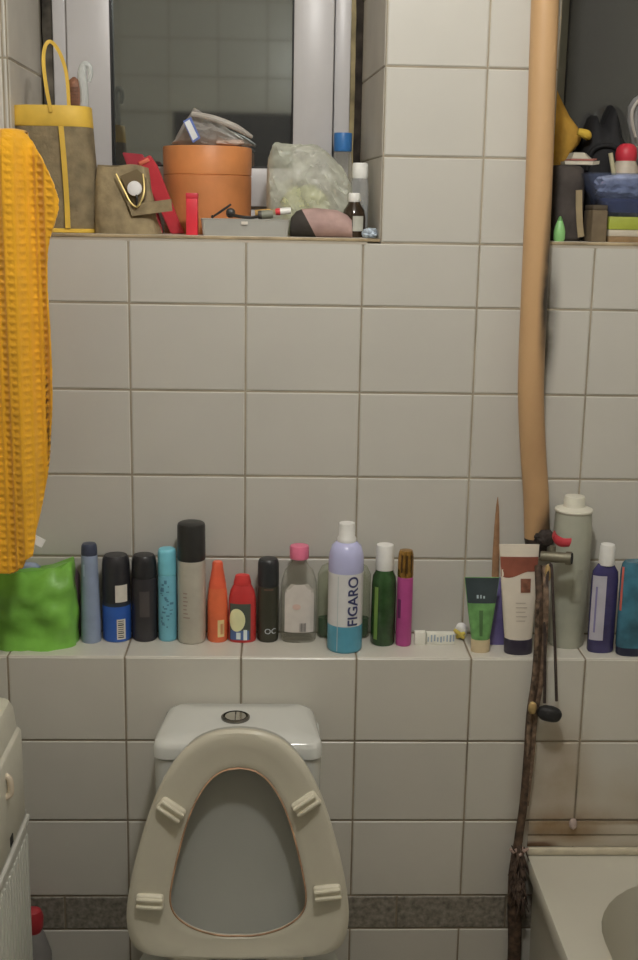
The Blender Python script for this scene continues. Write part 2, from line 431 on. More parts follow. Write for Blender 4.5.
bm = B(); ring(bm, X_(565)-0.001, W2[1]-0.061, 0.059, WTOP-SILL-0.079, (0.004, 0.004, 0.004, 0.004), 0.0, 0.02, 0.0008)
obj('gasket', bm, m_gasket, wn)
bm = B(); box(bm, X_(565), W2[1]-0.062, 0.012, 0.016, 0.06, WTOP-SILL-0.08); obj('window_pane', bm, glass_mat('dark_night_window_glass', (0.030, 0.029, 0.027), 0.05, 0.10), wn)

# ------------------------------------------------------------------ toilet
m_cer = mat('white_glazed_ceramic', (0.66, 0.67, 0.63), 0.12, var=0.03, scale=5)
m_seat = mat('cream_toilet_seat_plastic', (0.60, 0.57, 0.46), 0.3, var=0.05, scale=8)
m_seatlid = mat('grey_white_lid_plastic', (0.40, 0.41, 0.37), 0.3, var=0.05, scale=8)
m_bumper = mat('pale_rubber_bumper', (0.74, 0.70, 0.56), 0.5)
TX = at(240, 745, Y=-0.30).x
t = thing('toilet', 'white ceramic toilet with seat and lid standing raised against its cistern', 'toilet', (TX, -0.1315, 0))
def rrect(hw, hd, cy, r, z, n=8, taper_back=1.0, cx=0.0):
    pts = []
    for (sx, sy, a0) in ((1, 1, 0), (-1, 1, 90), (-1, -1, 180), (1, -1, 270)):
        for i in range(n+1):
            a = math.radians(a0+90*i/n)
            x = sx*(hw-r)+r*math.cos(a); y = sy*(hd-r)+r*math.sin(a)
            if sy > 0: x *= taper_back
            pts.append((x+cx, cy+y, z))
    return pts
HW = (at(323, 748, Y=-0.3).x-at(152, 748, Y=-0.3).x)/2; CXO = at(237.5, 748, Y=-0.3).x-TX
CD = 0.168
zt = 0.779
bm = B()
loft(bm, [rrect(HW-0.010, CD/2-0.012, -CD/2, 0.025, 0.40, cx=CXO), rrect(HW-0.005, CD/2-0.008, -CD/2, 0.025, 0.5, cx=CXO), rrect(HW-0.0015, CD/2-0.003, -CD/2, 0.022, zt-0.0315, cx=CXO)])
obj('cistern', bm, m_cer, t)
bm = B(); TB = 0.86
loft(bm, [rrect(HW-0.004, CD/2-0.004, -CD/2, 0.020, zt-0.0315, taper_back=0.97, cx=CXO), rrect(HW-0.004, CD/2-0.004, -CD/2, 0.020, zt-0.0295, taper_back=0.97, cx=CXO), rrect(HW, CD/2, -CD/2, 0.020, zt-0.028, taper_back=0.96, cx=CXO), rrect(HW, CD/2, -CD/2, 0.022, zt-0.012, taper_back=0.93, cx=CXO),
          rrect(HW-0.003, CD/2-0.003, -CD/2, 0.022, zt-0.004, taper_back=0.90, cx=CXO), rrect(HW-0.010, CD/2-0.009, -CD/2, 0.020, zt+0.0005, taper_back=TB, cx=CXO), rrect(HW-0.05, CD/2-0.04, -CD/2, 0.02, zt+0.003, taper_back=TB, cx=CXO)])
obj('cistern_lid', bm, m_cer, t)
bp = at(235.5, 718, Z=zt+0.003)-t.location
bm = B()
lathe(bm, [(0.024, zt+0.001), (0.024, zt+0.006), (0.021, zt+0.0075), (0.0205, zt+0.004)], 28, cx=bp.x, cy=bp.y)
bu = obj('flush_button', bm, mat('dark_chrome', (0.22, 0.21, 0.19), 0.25, 1.0), t)
bm = B()
for s in (-1, 1):
    pts = [(bp.x+s*(0.001+0.0165*max(0, math.cos(a))), bp.y+0.0175*math.sin(a)) for a in [(-PI/2)+PI*i/10 for i in range(11)]]
    prism(bm, pts if s > 0 else pts[::-1], zt+0.004, zt+0.0068)
obj('button_half', bm, mat('bright_chrome', (0.75, 0.74, 0.7), 0.15, 1.0), bu)
# bowl and pedestal (reaching into the room below the frame)
def oval(hw, y0, y1, z, n=40, p=2.4, bk=0.0):
    cy = (y0+y1)/2; hd = abs(y1-y0)/2; pts = []
    for i in range(n):
        a = 2*PI*i/n; c, s = math.cos(a), math.sin(a); k = (abs(c)**p+abs(s)**p)**(-1/p)
        pts.append((hw*k*c, cy+hd*k*s, z))
    return pts
bm = B()
loft(bm, [oval(0.115, -0.10, -0.50, 0.0), oval(0.11, -0.09, -0.50, 0.12), oval(0.13, -0.06, -0.56, 0.24), oval(0.17, -0.02, -0.66, 0.35), oval(0.182, -0.005, -0.69, 0.39), oval(0.178, -0.01, -0.687, 0.402),
          oval(0.145, -0.27, -0.65, 0.402), oval(0.138, -0.275, -0.64, 0.38), oval(0.10, -0.30, -0.58, 0.28), oval(0.05, -0.33, -0.45, 0.20), oval(0.03, -0.34, -0.42, 0.19)])
obj('bowl', bm, m_cer, t)
# seat and lid: outlines taken on their own tilted planes (v up the plane from the hinge)
YH = -0.364                      # hinge line (world y)
ZH = at(238, 948, Y=YH).z
YT = -0.336
ZT = at(238, 728, Y=YT).z
up = Vector((0, YT-YH, ZT-ZH)); SL = up.length; up.normalize(); nrm = Vector((0, -up.z, up.y))   # nrm faces the room
org = Vector((0, YH, ZH))
org_l = org - t.location; org_l.x = 0
def onseat(px, py):             # pixel -> (x, v) on the seat plane
    d = RGT*((px-IW/2)/F) - UP*((py-IH/2)/F) + FWD
    o = Vector((TX, YH, ZH)); k = (o-EYE).dot(nrm)/d.dot(nrm); q = EYE+d*k-o
    return (q.x, q.dot(up))
right_px = [(238, 727), (262, 729), (284, 738), (303, 757), (318, 784), (329, 815), (338, 848), (345, 880), (349, 908), (346, 930), (338, 944), (320, 951), (290, 954), (238, 955)]
left_px = [(238, 727), (215, 730), (194, 740), (175, 760), (160, 786), (148, 816), (138, 848), (131, 880), (128, 908), (130, 932), (139, 946), (158, 952), (190, 954), (238, 955)]
rin_px = [(238, 765), (254, 768), (268, 778), (281, 797), (291, 820), (299, 848), (305, 875), (308, 895), (305, 908), (297, 918), (282, 926), (265, 931), (250, 933), (238, 933)]
lin_px = [(238, 765), (222, 768), (208, 779), (196, 798), (187, 822), (180, 848), (174, 875), (172, 892), (173, 904), (179, 914), (192, 924), (208, 930), (224, 933), (238, 933)]
def outline(r, l):
    R = [onseat(*p) for p in r]; L = [onseat(*p) for p in l]
    # average left and right into one symmetric outline
    half = [((a[0]-b[0])/2, (a[1]+b[1])/2) for a, b in zip(R, L)]
    sp = smooth_path([(x, v, 0) for x, v in half], 3)
    pts = [(p.x, p.y) for p in sp]
    return pts + [(-x, v) for x, v in pts[-2:0:-1]]
OUT = outline(right_px, left_px); INN = outline(rin_px, lin_px)
def sp3(x, v, h): q = org_l+up*v+nrm*h; return (x, q.y, q.z)
def lerp_loop(a, b, k): return [((1-k)*p[0]+k*q[0], (1-k)*p[1]+k*q[1]) for p, q in zip(a, b)]
bm = B()
prof = [(0.02, 0.000), (0.0, 0.004), (0.0, 0.012), (0.06, 0.0165), (0.18, 0.0185), (0.5, 0.0150), (0.80, 0.0125), (0.93, 0.0125), (1.0, 0.010), (1.0, 0.003), (0.97, 0.0)]
rings = [[sp3(*p, h) for p in lerp_loop(OUT, INN, k)] for k, h in prof]
rings.append(rings[0])
loft(bm, rings, cap0=False, cap1=False); bmesh.ops.remove_doubles(bm, verts=bm.verts, dist=1e-5)
st = obj('seat', bm, m_seat, t)
bm = B()
n = len(INN)
def inset(loop, d):
    c = Vector((0, sum(p[1] for p in loop)/len(loop), 0)); out = []
    for x, v in loop:
        q = Vector((x, v, 0))-c; q *= (1-d/q.length); out.append((q.x+c.x, q.y+c.y))
    return out
loft(bm, [[sp3(*p, h) for p in inset(INN, d)] for d, h in ((-0.0008, 0.0108), (0.0016, 0.0122), (0.0022, 0.0105), (-0.0008, 0.0080))], cap0=False, cap1=False)
obj('worn_edge', bm, mat('orange_worn_plastic', (0.50, 0.30, 0.18), 0.5, var=0.4, scale=40), st)
# four bumpers under the seat, their feet towards the room
for (x, y, rot) in ((172, 805, -0.62), (306, 799, 0.62), (151, 896, -0.05), (327, 887, 0.12)):
    bx, bv = onseat(x, y); bm = B()
    Mx = Matrix.Translation(Vector(sp3(bx, bv, 0.0125))) @ Matrix((Vector((1, 0, 0)), up, nrm)).transposed().to_4x4() @ Matrix.Rotation(rot, 4, 'Z')
    box(bm, -0.022, 0.022, -0.013, 0.013, 0, 0.012, 0.005, 3, M=Mx)
    box(bm, -0.021, 0.021, -0.0085, -0.003, 0.009, 0.017, 0.0025, 2, M=Mx)
    box(bm, -0.021, 0.021, 0.003, 0.0085, 0.009, 0.017, 0.0025, 2, M=Mx)
    obj('bumper', bm, m_bumper, st)
# lid behind the seat, a shallow dish whose hollow faces the room
LID = [(x*0.985, SL*0.0+v*0.985) for x, v in OUT]
lc = (0.0, SL*0.42)
def sc(loop, k): return [(lc[0]+(x-lc[0])*k, lc[1]+(v-lc[1])*k) for x, v in loop]
bm = B()
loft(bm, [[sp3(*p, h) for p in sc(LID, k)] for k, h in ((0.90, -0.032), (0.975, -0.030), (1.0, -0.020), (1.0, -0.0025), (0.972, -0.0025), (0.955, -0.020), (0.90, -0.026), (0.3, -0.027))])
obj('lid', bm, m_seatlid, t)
bm = B()
zh = ZH
for s in (-1, 1):
    box(bm, s*0.075-0.03, s*0.075+0.03, org_l.y-0.012, org_l.y+0.035, 0.402, ZH+0.012, 0.006)
tube(bm, [(-0.13, org_l.y+0.012, ZH-0.004), (0.13, org_l.y+0.012, ZH-0.004)], 0.007)
obj('hinge', bm, m_seat, t)

# ------------------------------------------------------------------ bathtub
m_tub = mat('yellowed_white_enamel', (0.60, 0.58, 0.49), 0.22, var=0.05, scale=4)
TZ = 0.4868
tx0, tx1, ty1, ty0 = 0.7125, XR-0.004, LY-0.002, -1.78
tub = thing('bathtub', 'cream white enamel bathtub in the right corner under the ledge', 'bathtub', ((tx0+tx1)/2, (ty0+ty1)/2, 0))
hw, hd = (tx1-tx0)/2, (ty1-ty0)/2
bx0 = at(608, 945, Z=TZ).x - tub.location.x; by1 = at(638, 879, Z=TZ).y+0.012 - tub.location.y
bhw = (hw-0.06-bx0)/2; bcx = bx0+bhw; bhd = (by1-(-hd+0.09))/2; bcy = by1-bhd
def rr2(hw, hd, cx, cy, r, z, n=10): return [(x+cx, y, z) for x, y, _ in rrect(hw, hd, cy, r, z, n)]
bm = B()
loft(bm, [rr2(hw-0.015, hd-0.01, 0, 0, 0.02, 0.0), rr2(hw-0.010, hd-0.006, 0, 0, 0.02, TZ-0.035), rr2(hw-0.002, hd-0.002, 0, 0, 0.008, TZ-0.03), rr2(hw, hd, 0, 0, 0.008, TZ-0.006), rr2(hw-0.003, hd-0.003, 0, 0, 0.008, TZ),
          rr2(bhw+0.012, bhd+0.012, bcx, bcy, 0.20, TZ), rr2(bhw, bhd, bcx, bcy, 0.19, TZ-0.006), rr2(bhw-0.006, bhd-0.009, bcx, bcy, 0.18, TZ-0.05), rr2(bhw-0.02, bhd-0.04, bcx, bcy, 0.16, 0.18), rr2(bhw-0.09, bhd-0.16, bcx, bcy, 0.12, 0.12)])
obj('tub_shell', bm, m_tub, tub)
bm = B(); lathe(bm, [(0.028, 0.121), (0.028, 0.124), (0.02, 0.1245)], 20, cx=bcx, cy=bcy+bhd-0.25)
obj('drain', bm, mat('dull_steel', (0.5, 0.5, 0.48), 0.3, 1.0), tub)

# ------------------------------------------------------------------ pipework
PY = -0.040
m_pipe = tile_mat('tan_painted_pipe', (0.56, 0.355, 0.18), stains_and_tints=(((-0.010, -0.012, 0.44), (0.020, 0.04, 0.20), (0.05, 0.04, 0.03), 1.1), ((0.014, -0.01, 0.01), (0.030, 0.06, 0.07), (0.04, 0.03, 0.022), 1.3), ((0.0, -0.02, 0.14), (0.05, 0.06, 0.3), (0.34, 0.20, 0.10), 0.45)), rough=0.45)  # darker band along the right side, dark end, browner lower part
pk = [(545, 0), (542.5, 70), (540, 150), (537, 230), (534, 300), (531.5, 360), (531, 400), (533, 450), (536, 495), (537, 537)]
pts = [at(x, y, Y=PY) for x, y in pk]
rad = 12.9*(D+PY)/F*1.02
top = pts[0]+(pts[0]-pts[2])*((ZC-pts[0].z)/(pts[0].z-pts[2].z)); 
pp = thing('standing_pipe', 'thick tan painted pipe running down the wall between the two windows', 'pipe', pts[-1])
bm = B(); tube(bm, [p-pts[-1] for p in [top]+pts][::-1], [rad]*11, 24)
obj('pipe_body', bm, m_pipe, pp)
bm = B(); tube(bm, [Vector((0, 0, 0.004)), Vector((0, 0, -0.004)), Vector((0.001, -0.002, -0.02)), Vector((0.006, -0.008, -0.034))], [rad*0.97, rad*0.99, rad*0.85, rad*0.5], 20)
obj('corroded_end', bm, mat('black_corroded_metal', (0.035, 0.026, 0.022), 0.8, var=0.8, scale=60, bump=1.0), pp)
bm = B(); blob(bm, 0.034, 0.022, 0.030, 4, 0.35, 2.4, 2.2, 4)
for v in bm.verts: v.co += Vector((0.008, -rad*0.86, -0.012))
obj('corroded_lump', bm, mat('black_corroded_metal', (0.035, 0.026, 0.022)), pp)
VY = -0.116
m_rust = mat('rusty_brown_pipe', (0.085, 0.052, 0.032), 0.75, var=0.85, scale=70, bump=0.8, bscale=120)
m_rust2 = mat('rust_and_tape_pipe', (0.17, 0.115, 0.075), 0.75, var=0.8, scale=90, bump=0.8, bscale=140)
v0 = at(546, 558, Y=VY)
va = thing('stop_valve', 'small grey brass water valve with red lever handle below the tan pipe', 'valve', v0)
bm = B()
a, b = at(541, 556, Y=VY)-v0, at(571.5, 558.5, Y=VY-0.020)-v0
tube(bm, [a, a*0.5+b*0.5, b], [0.0085, 0.0095, 0.0085], 14)
tube(bm, [b+(a-b)*0.18, b], [0.0115, 0.0115], 14, k=1)
tube(bm, [at(552, 557, Y=VY)-v0, at(553, 546, Y=VY)-v0], [0.006, 0.005], 12)
obj('valve_body', bm, mat('grey_green_brass', (0.22, 0.205, 0.15), 0.5, 0.6, var=0.3, scale=60), va)
bm = B(); d = (b-a).normalized(); tube(bm, [b-d*0.001, b+d*0.0015], [0.0098, 0.0098], 16, k=1)
obj('open_end', bm, mat('black_opening', (0.01, 0.01, 0.01), 0.8), va)
bm = B()
h = [at(x, y, Y=VY-0.006)-v0 for x, y in ((553.5, 534), (556, 539), (562, 542.5), (570, 542.5))]
for i, (w1, h1) in enumerate(((0.0075, 0.0060), )):
    rings = []
    for q, (hh, ww) in zip(smooth_path(h, 4), [0.0055]*0+[(0.0055+0.0012*min(1, i/6), 0.006) for i in range(13)]):
        rings.append([q+Vector((0, -ww*math.cos(2*PI*j/12), hh*math.sin(2*PI*j/12)*1.15))+Vector((0.002*math.sin(2*PI*j/12), 0, 0)) for j in range(12)])
    loft(bm, rings)
obj('lever_handle', bm, mat('red_lever_plastic', P(150, 30, 42), 0.5), va)
# rusty pipes coming down past the ledge
def Yb(py): return -0.112 if py < 600 else (-0.140 if py < 660 else -0.150)
bun = [(541, 566), (542, 600), (541, 640), (538, 680), (533, 715), (530, 760), (526, 805), (520.5, 842), (518, 872), (517, 905), (516.5, 960)]
base = at(515, 960, Y=-0.15); base.z = 0
rp = thing('rusty_riser', 'thin rusty brown water pipes bundled together, running from valve to floor', 'pipe', base)
def path(off, seq, dy=0.0, fade=False):
    n = len(seq)-1
    return [at(x+off*(1-(i/n)**2 if fade else 1), y, Y=(-0.113 if y < 585 else -0.1445)+dy*(1-(i/n)**2 if fade else 1))-base for i, (x, y) in enumerate(seq)]
last = at(514, 960, Y=-0.15)
bm = B()
q = path(-2.5, bun); q.append(Vector((-0.004, 0, 0.001)))
tube(bm, q, [0.0068]*2+[0.0075]*6+[0.0125, 0.013, 0.012, 0.012], 12); obj('riser_pipe', bm, m_rust, rp)
bm = B(); q = path(4.0, bun[:7], -0.004, True); tube(bm, q, [0.0052]*7, 10); obj('side_pipe', bm, m_rust2, rp)
bm = B(); q = path(-4.5, bun[1:8], -0.006, True); tube(bm, q, [0.004]*7, 10); obj('side_pipe', bm, m_rust2, rp)
bm = B()                            # frayed hemp and tape wound round the lower joint
rnd = random.Random(5)
for k in range(85):
    py = rnd.uniform(845, 900); px = 518+rnd.uniform(-7, 7); L = rnd.uniform(8, 26); s = rnd.uniform(-6, 6)
    p0 = at(px, py, Y=-0.1585-rnd.uniform(0, 0.006))-base; p1 = at(px+s*0.5, py+L*0.5, Y=-0.163-rnd.uniform(0, 0.004))-base; p2 = at(px+s, py+L, Y=-0.158)-base
    tube(bm, [p0, p1, p2], [0.0013, 0.0016, 0.0008], 5, 3)
obj('hemp_winding', bm, mat('frayed_brown_hemp', (0.10, 0.068, 0.05), 0.95, var=0.7, scale=80), rp)
bm = B()
for (x, y) in ((513.5, 850), (520, 853), (524.5, 849)):
    tube(bm, [at(x-3, y-1, Y=-0.157)-base, at(x, y+1.5, Y=-0.164)-base, at(x+3, y, Y=-0.157)-base], [0.003, 0.004, 0.003], 8, 3)
obj('sealing_lump', bm, mat('pinkish_sealant', (0.42, 0.30, 0.25), 0.7), rp)
bm = B(); blob(bm, 0.014, 0.012, 0.022, 3, 0.25, 2, 2.2, 3)
for v in bm.verts: v.co += at(532, 714, Y=-0.161)-base
obj('brass_nut', bm, mat('dull_yellow_brass', (0.50, 0.36, 0.16), 0.45, 0.5, var=0.4), rp)
bm = B(); blob(bm, 0.011, 0.010, 0.03, 5, 0.2, 2, 2.4, 3)
for v in bm.verts: v.co += at(547.5, 581, Y=-0.131)-base
obj('brass_nut', bm, mat('dull_yellow_brass', (0.5, .36, .16)), rp)
# plug on a looped cord
pb = at(549, 715, Y=-0.160)
pl = thing('hanging_plug', 'black rubber plug hanging on a looped dark cord from the valve', 'plug', pb)
bm = B()
q = [(544.5, 703), (545, 660), (545, 610), (548, 572), (551.5, 566), (553, 600), (555, 650), (556.5, 701)]
Ys = [-0.160, -0.156, -0.150, -0.134, -0.134, -0.148, -0.156, -0.160]
tube(bm, [at(x, y, Y=Y)-pb for (x, y), Y in zip(q, Ys)], 0.0026, 8, 6); obj('cord', bm, mat('dark_brown_cord', (0.05, 0.035, 0.03), 0.8, var=0.5, scale=90), pl)
bm = B(); blob(bm, 0.042, 0.024, 0.027, 3, 0.06, 2, 2.6, 4)
for v in bm.verts: v.co = Matrix.Rotation(0.22, 4, 'Y') @ (v.co-Vector((0, 0, 0.011)))
obj('plug_body', bm, mat('black_rubber', (0.013, 0.013, 0.014), 0.6), pl)
c = at(572.5, 826, Y=-0.1365)
bm = B(); blob(bm, 0.013, 0.011, 0.020, 8, 0.35, 2.5, 2.2, 3)
tag(obj('sealant_lump', bm, mat('pale_pink_sealant', (0.50, 0.40, 0.36), 0.8, var=0.4), loc=(c.x, LY-0.0105, 0.541)), 'pale pinkish lump of sealant stuck on the tile joint above the bathtub', 'sealant')

# ------------------------------------------------------------------ bottles on the ledge
def stand(x0, x1, pyb, pyt, dr=1.0):
    """centre, half width and height of something standing on the ledge"""
    A, Bq = at(x0, pyb, Z=LZ), at(x1, pyb, Z=LZ)
    r = (Bq.x-A.x)/2*0.985
    cy = A.y*0.5+Bq.y*0.5+r*dr
    cy = min(cy, -0.004-r*dr)
    cx = (at(x0, (pyb+pyt)/2, Y=cy).x+at(x1, (pyb+pyt)/2, Y=cy).x)/2
    h = at((x0+x1)/2, pyt, Y=cy+r*dr*0.3).z-LZ
    return cx, cy, r, h
def fr(h, pyb, pyt, py): return h*(pyb-py)/(pyb-pyt)     # height of a pixel row on a thing
def G(name, k=GAIN): return k
# dark thing behind the green bag
cx, cy, r, h = stand(66, 80, 640, 570)
bm = B(); lathe(bm, [(r*0.9, 0), (r, 0.004), (r, h-0.01), (r*0.7, h)], 24)
tag(obj('dark_tube', bm, mat('dark_plum_plastic', P(70, 55, 60), 0.5), loc=(cx, -0.03, LZ)), 'dark plum tube standing behind the green bag, beside the blue-grey tall bottle', 'tube')

# green bag
cx, cy, r, h = stand(-16, 78, 650, 566, 0.45)
gb = thing('plastic_bag', 'bright green glossy plastic bag of something, at left end of ledge', 'bag', (cx, -0.058, LZ))
m_gbag = mat('green_glossy_film', P(88, 142, 40, 2.0), 0.28, var=0.30, scale=14, bump=1.0, bscale=16)
bm = B()
N = 44; rings = []
for j in range(25):
    w = j/24; z = w*h; rr = []
    pinch = 1-0.55*max(0, (w-0.72)/0.28)
    for i in range(N):
        a = 2*PI*i/N; c, s = math.cos(a), math.sin(a); k = (abs(c)**3.4+abs(s)**3.4)**(-1/3.4)
        nn = noise.noise(Vector((c*2.2+5, s*2.2, w*3.2)))+0.5*noise.noise(Vector((c*5, s*5+2, w*7)))
        x = r*k*c*(0.98+0.05*nn+0.03*math.sin(w*5)); y = 0.050*k*s*pinch*(0.92+0.22*nn)
        zz = z*(1-0.0)+(0.012*noise.noise(Vector((c*3, s*3, 8)))-0.010*(1-abs(c))+0.012*max(0, c))*w**3
        rr.append((x, max(-0.060, min(0.054, y)), zz))
    rings.append(rr)
loft(bm, rings); obj('bag_body', bm, m_gbag, gb, sharp=60)
bm = B()
blob(bm, 0.05, 0.02, 0.014, 4, 0.2, 2, 2.5, 3)
for v in bm.verts: v.co += Vector((at(25, 566, Y=-0.058).x-cx, 0, h-0.006))
obj('bag_tie', bm, mat('blue_grey_film', P(110, 125, 150), 0.4, var=0.3), gb)

def can(name, label, px, base, top, body_c, cap_c=None, cap_py=None, group=None, cat='spray can', capr=1.0, bodyprof=None, dome=0.15, rough=0.35, metal=0.0, key=None):
    x0, x1 = px; cx, cy, r, h = stand(x0, x1, base, top)
    t = thing(name, label, cat, (cx, cy, LZ), group=group)
    key = key or label[:24]
    hc = fr(h, base, top, cap_py) if cap_py else h
    bm = B()
    pr = bodyprof(r, hc) if bodyprof else [(r*0.9, 0), (r*0.98, 0.002), (r, 0.005), (r, hc-0.004), (r*0.97, hc-0.001), (r*0.9, hc)]
    lathe(bm, pr, 36); obj('body', bm, mat('body '+key, body_c, rough, metal), t)
    if cap_c:
        rc = r*capr; bm = B()
        lathe(bm, [(rc*0.92, hc-0.001), (rc*0.99, hc+0.001), (rc, hc+0.004), (rc*0.985, h-0.010*dome/0.15), (rc*0.93, h-0.004*dome/0.15), (rc*0.80, h-0.0008), (rc*0.3, h)], 36)
        obj('cap', bm, mat('cap '+key, cap_c, 0.35), t)
    return t, r, h
ANG = -0.10   # bottles seen from slightly off centre
# 1 blue-grey slim bottle
t, r, h = can('slim_bottle', 'tall slim blue-grey bottle with navy top, nearest the green bag', (80, 100.5), 644, 542, P(112, 125, 148), P(48, 54, 72), 554, cat='bottle', capr=0.8,
              bodyprof=lambda r, hc: [(r*0.93, 0), (r, 0.003), (r*0.98, 0.03), (r*0.86, hc*0.75), (r*0.80, hc-0.002), (r*0.78, hc)])
bm = B(); patch(bm, r*0.83, -0.75, -0.45, h*0.15, h*0.80); obj('edge_shine', bm, mat('pale_blue_shine', P(140, 152, 175)), t)  # highlight painted on as a paler strip
# 2 black and blue can
t, r, h = can('deodorant_can', 'black and blue deodorant can with a white square sticker and barcode', (102, 131), 643, 553, P(30, 75, 150), P(34, 34, 38), 603, cat='deodorant', dome=0.25, capr=0.985)
bm = B(); patch(bm, r*0.985, 0.05, 0.98, fr(h, 643, 553, 600), fr(h, 643, 553, 582)); obj('sticker', bm, mat('white_sticker', P(175, 170, 160), 0.6), t)
bm = B(); patch(bm, r, 0.12, 0.75, 0.006, fr(h, 643, 553, 618)); lb = obj('barcode_label', bm, mat('white_sticker', P(175, 170, 160)), t)
bm = B()
for k in range(9):
    z = 0.009+k*0.0038; patch(bm, r, 0.2, 0.62, z, z+random.choice((0.0012, 0.002)), n=4, m=1, off=0.0008)
obj('barcode', bm, mat('black_print', (0.03, 0.03, 0.03), 0.6), lb)
bm = B(); lathe(bm, [(r*0.996, fr(h, 643, 553, 605)), (r*0.999, fr(h, 643, 553, 604)), (r*0.999, fr(h, 643, 553, 602)), (r*0.99, fr(h, 643, 553, 601.5))], 36); obj('rim', bm, mat('dark_rim', (0.03, 0.04, 0.06)), t)
# 3 black can
t, r, h = can('deodorant_can', 'plain black deodorant can between the black-and-blue one and the turquoise one', (131.8, 157.2), 642.5, 553, P(38, 36, 40), P(30, 30, 33), 576, cat='deodorant', dome=0.2)
bm = B(); patch(bm, r, -0.3, 0.5, h*0.30, h*0.6, off=0.0003); obj('dark_emblem', bm, mat('charcoal_print', P(60, 56, 56)), t)
# 4 turquoise
t, r, h = can('slim_spray_can', 'slim turquoise spray can with dark upright lettering, left of the tallest aerosol', (158, 176.8), 642, 547, P(88, 150, 168), P(92, 165, 182), 574, dome=0.12, cat='spray can')
bm = B(); rnd = random.Random(11)
for k in range(26):
    z1 = fr(h, 642, 547, 578+k*1.9); a = rnd.uniform(-0.75, 0.35)
    patch(bm, r, a, a+rnd.uniform(0.12, 0.42), z1-rnd.uniform(0.0018, 0.0045), z1, 3, m=1)
obj('print', bm, mat('navy_print', P(60, 105, 128), 0.5), t)
# 5 tall aerosol
t, r, h = can('aerosol_can', 'tallest aerosol can, silver-cream with a big black cap', (177.2, 206), 645, 520.5, P(150, 146, 134), P(34, 34, 33), 559, dome=0.10, cat='aerosol', capr=1.0, rough=0.35, metal=0.15)
bm = B(); rnd = random.Random(4)
for k in range(7):
    z = fr(h, 645, 520.5, 592+k*4.2); patch(bm, r, -0.55, -0.55+rnd.uniform(0.25, 0.5), z, z+0.0022, 3, m=1)
obj('print', bm, mat('faint_pinkish_print', P(128, 112, 104), 0.5), t)
# 6 orange bottle
cx, cy, r, h = stand(207.2, 228, 643, 560)
t = thing('lotion_bottle', 'bright orange bottle with a tapered orange cone cap', 'bottle', (cx, cy, LZ))
ph = lambda y: fr(h, 643, 560, y)
bm = B(); lathe(bm, [(r*0.92, 0), (r, 0.003), (r, ph(605)), (r*0.97, ph(597)), (r*0.88, ph(588)), (r*0.80, ph(585))], 32)
obj('body', bm, mat('orange_bottle_plastic', P(212, 84, 38), 0.35), t)
bm = B(); lathe(bm, [(r*0.86, ph(587)), (r*0.84, ph(584)), (r*0.55, ph(567)), (r*0.52, ph(562)), (r*0.42, ph(560.3)), (r*0.2, h)], 28)
obj('cap', bm, mat('orange_red_cap', P(235, 70, 30), 0.3), t)
bm = B(); patch(bm, r, 0.05, 0.72, ph(637), ph(619)); lb = obj('label', bm, mat('pale_yellow_label', P(220, 165, 110)), t)
bm = B(); barcode(bm, r, 0.30, 0.62, ph(634), ph(623), 6); obj('barcode', bm, mat('orange_brown_print', P(160, 80, 40)), lb)
# 7 red bottle
cx, cy, r, h = stand(228.2, 256.5, 643, 573, 0.62)
t = thing('shower_gel_bottle', 'squat red bottle with a cream oval picture on its label', 'bottle', (cx, cy, LZ))
ph = lambda y: fr(h, 643, 573, y)
bm = B(); lathe(bm, [(r*0.92, 0), (r, 0.004), (r, ph(610)), (r*0.97, ph(598)), (r*0.86, ph(590)), (r*0.68, ph(585)), (r*0.6, ph(583))], 36, sy=0.62, p=2.3)
obj('body', bm, mat('red_bottle_plastic', P(160, 34, 34), 0.3), t)
bm = B(); rings = []
for rr, z in [(0.60, ph(584)), (0.62, ph(582)), (0.52, ph(576)), (0.46, ph(574)), (0.2, h)]:
    rings.append([((rr+0.02*(i % 2))*r*math.cos(2*PI*i/36), (rr+0.02*(i % 2))*r*0.75*math.sin(2*PI*i/36), z) for i in range(36)])
loft(bm, rings); obj('cap', bm, mat('red_cap_plastic', P(170, 38, 36), 0.35), t)
bm = B(); patch(bm, r, -1.02, 0.62, ph(640), ph(602), sy=0.62, p=2.3, n=14); lb = obj('label', bm, mat('dark_green_label', P(58, 66, 58)), t)
bm = B(); patch(bm, r, -0.98, 0.22, ph(631), ph(607), sy=0.62, p=2.3, shape='oval', off=0.0009, n=14, m=12); obj('oval_picture', bm, mat('cream_print', P(205, 190, 140)), lb)
bm = B(); patch(bm, r, -0.9, 0.5, ph(640), ph(630), sy=0.62, p=2.3, off=0.0007, n=12); obj('blue_stripe', bm, mat('blue_print', P(60, 85, 130)), lb)
bm = B(); patch(bm, r, 0.1, 0.35, ph(640), ph(629), sy=0.62, p=2.3, off=0.0011, n=4); patch(bm, r, -0.4, -0.1, ph(639), ph(632), sy=0.62, p=2.3, off=0.0011, n=4); obj('pale_stripe', bm, mat('pale_blue_print', P(175, 190, 205)), lb)
# 8 dark can
t, r, h = can('deodorant_can', 'black-olive deodorant can with pale letters near its foot, right of the red bottle', (257.3, 279), 643, 557, P(46, 46, 36), P(34, 36, 38), 585, cat='deodorant', dome=0.15)
obj('lettering', text_bm('OC', 0.014, wrap(r, 0.25, fr(h, 643, 557, 631))), mat('pale_grey_print', P(165, 170, 175), 0.5), t)
bm = B(); patch(bm, r, -0.4, 0.5, fr(h, 643, 557, 588), fr(h, 643, 557, 586.5)); obj('print', bm, mat('rust_print', P(85, 62, 52)), t)
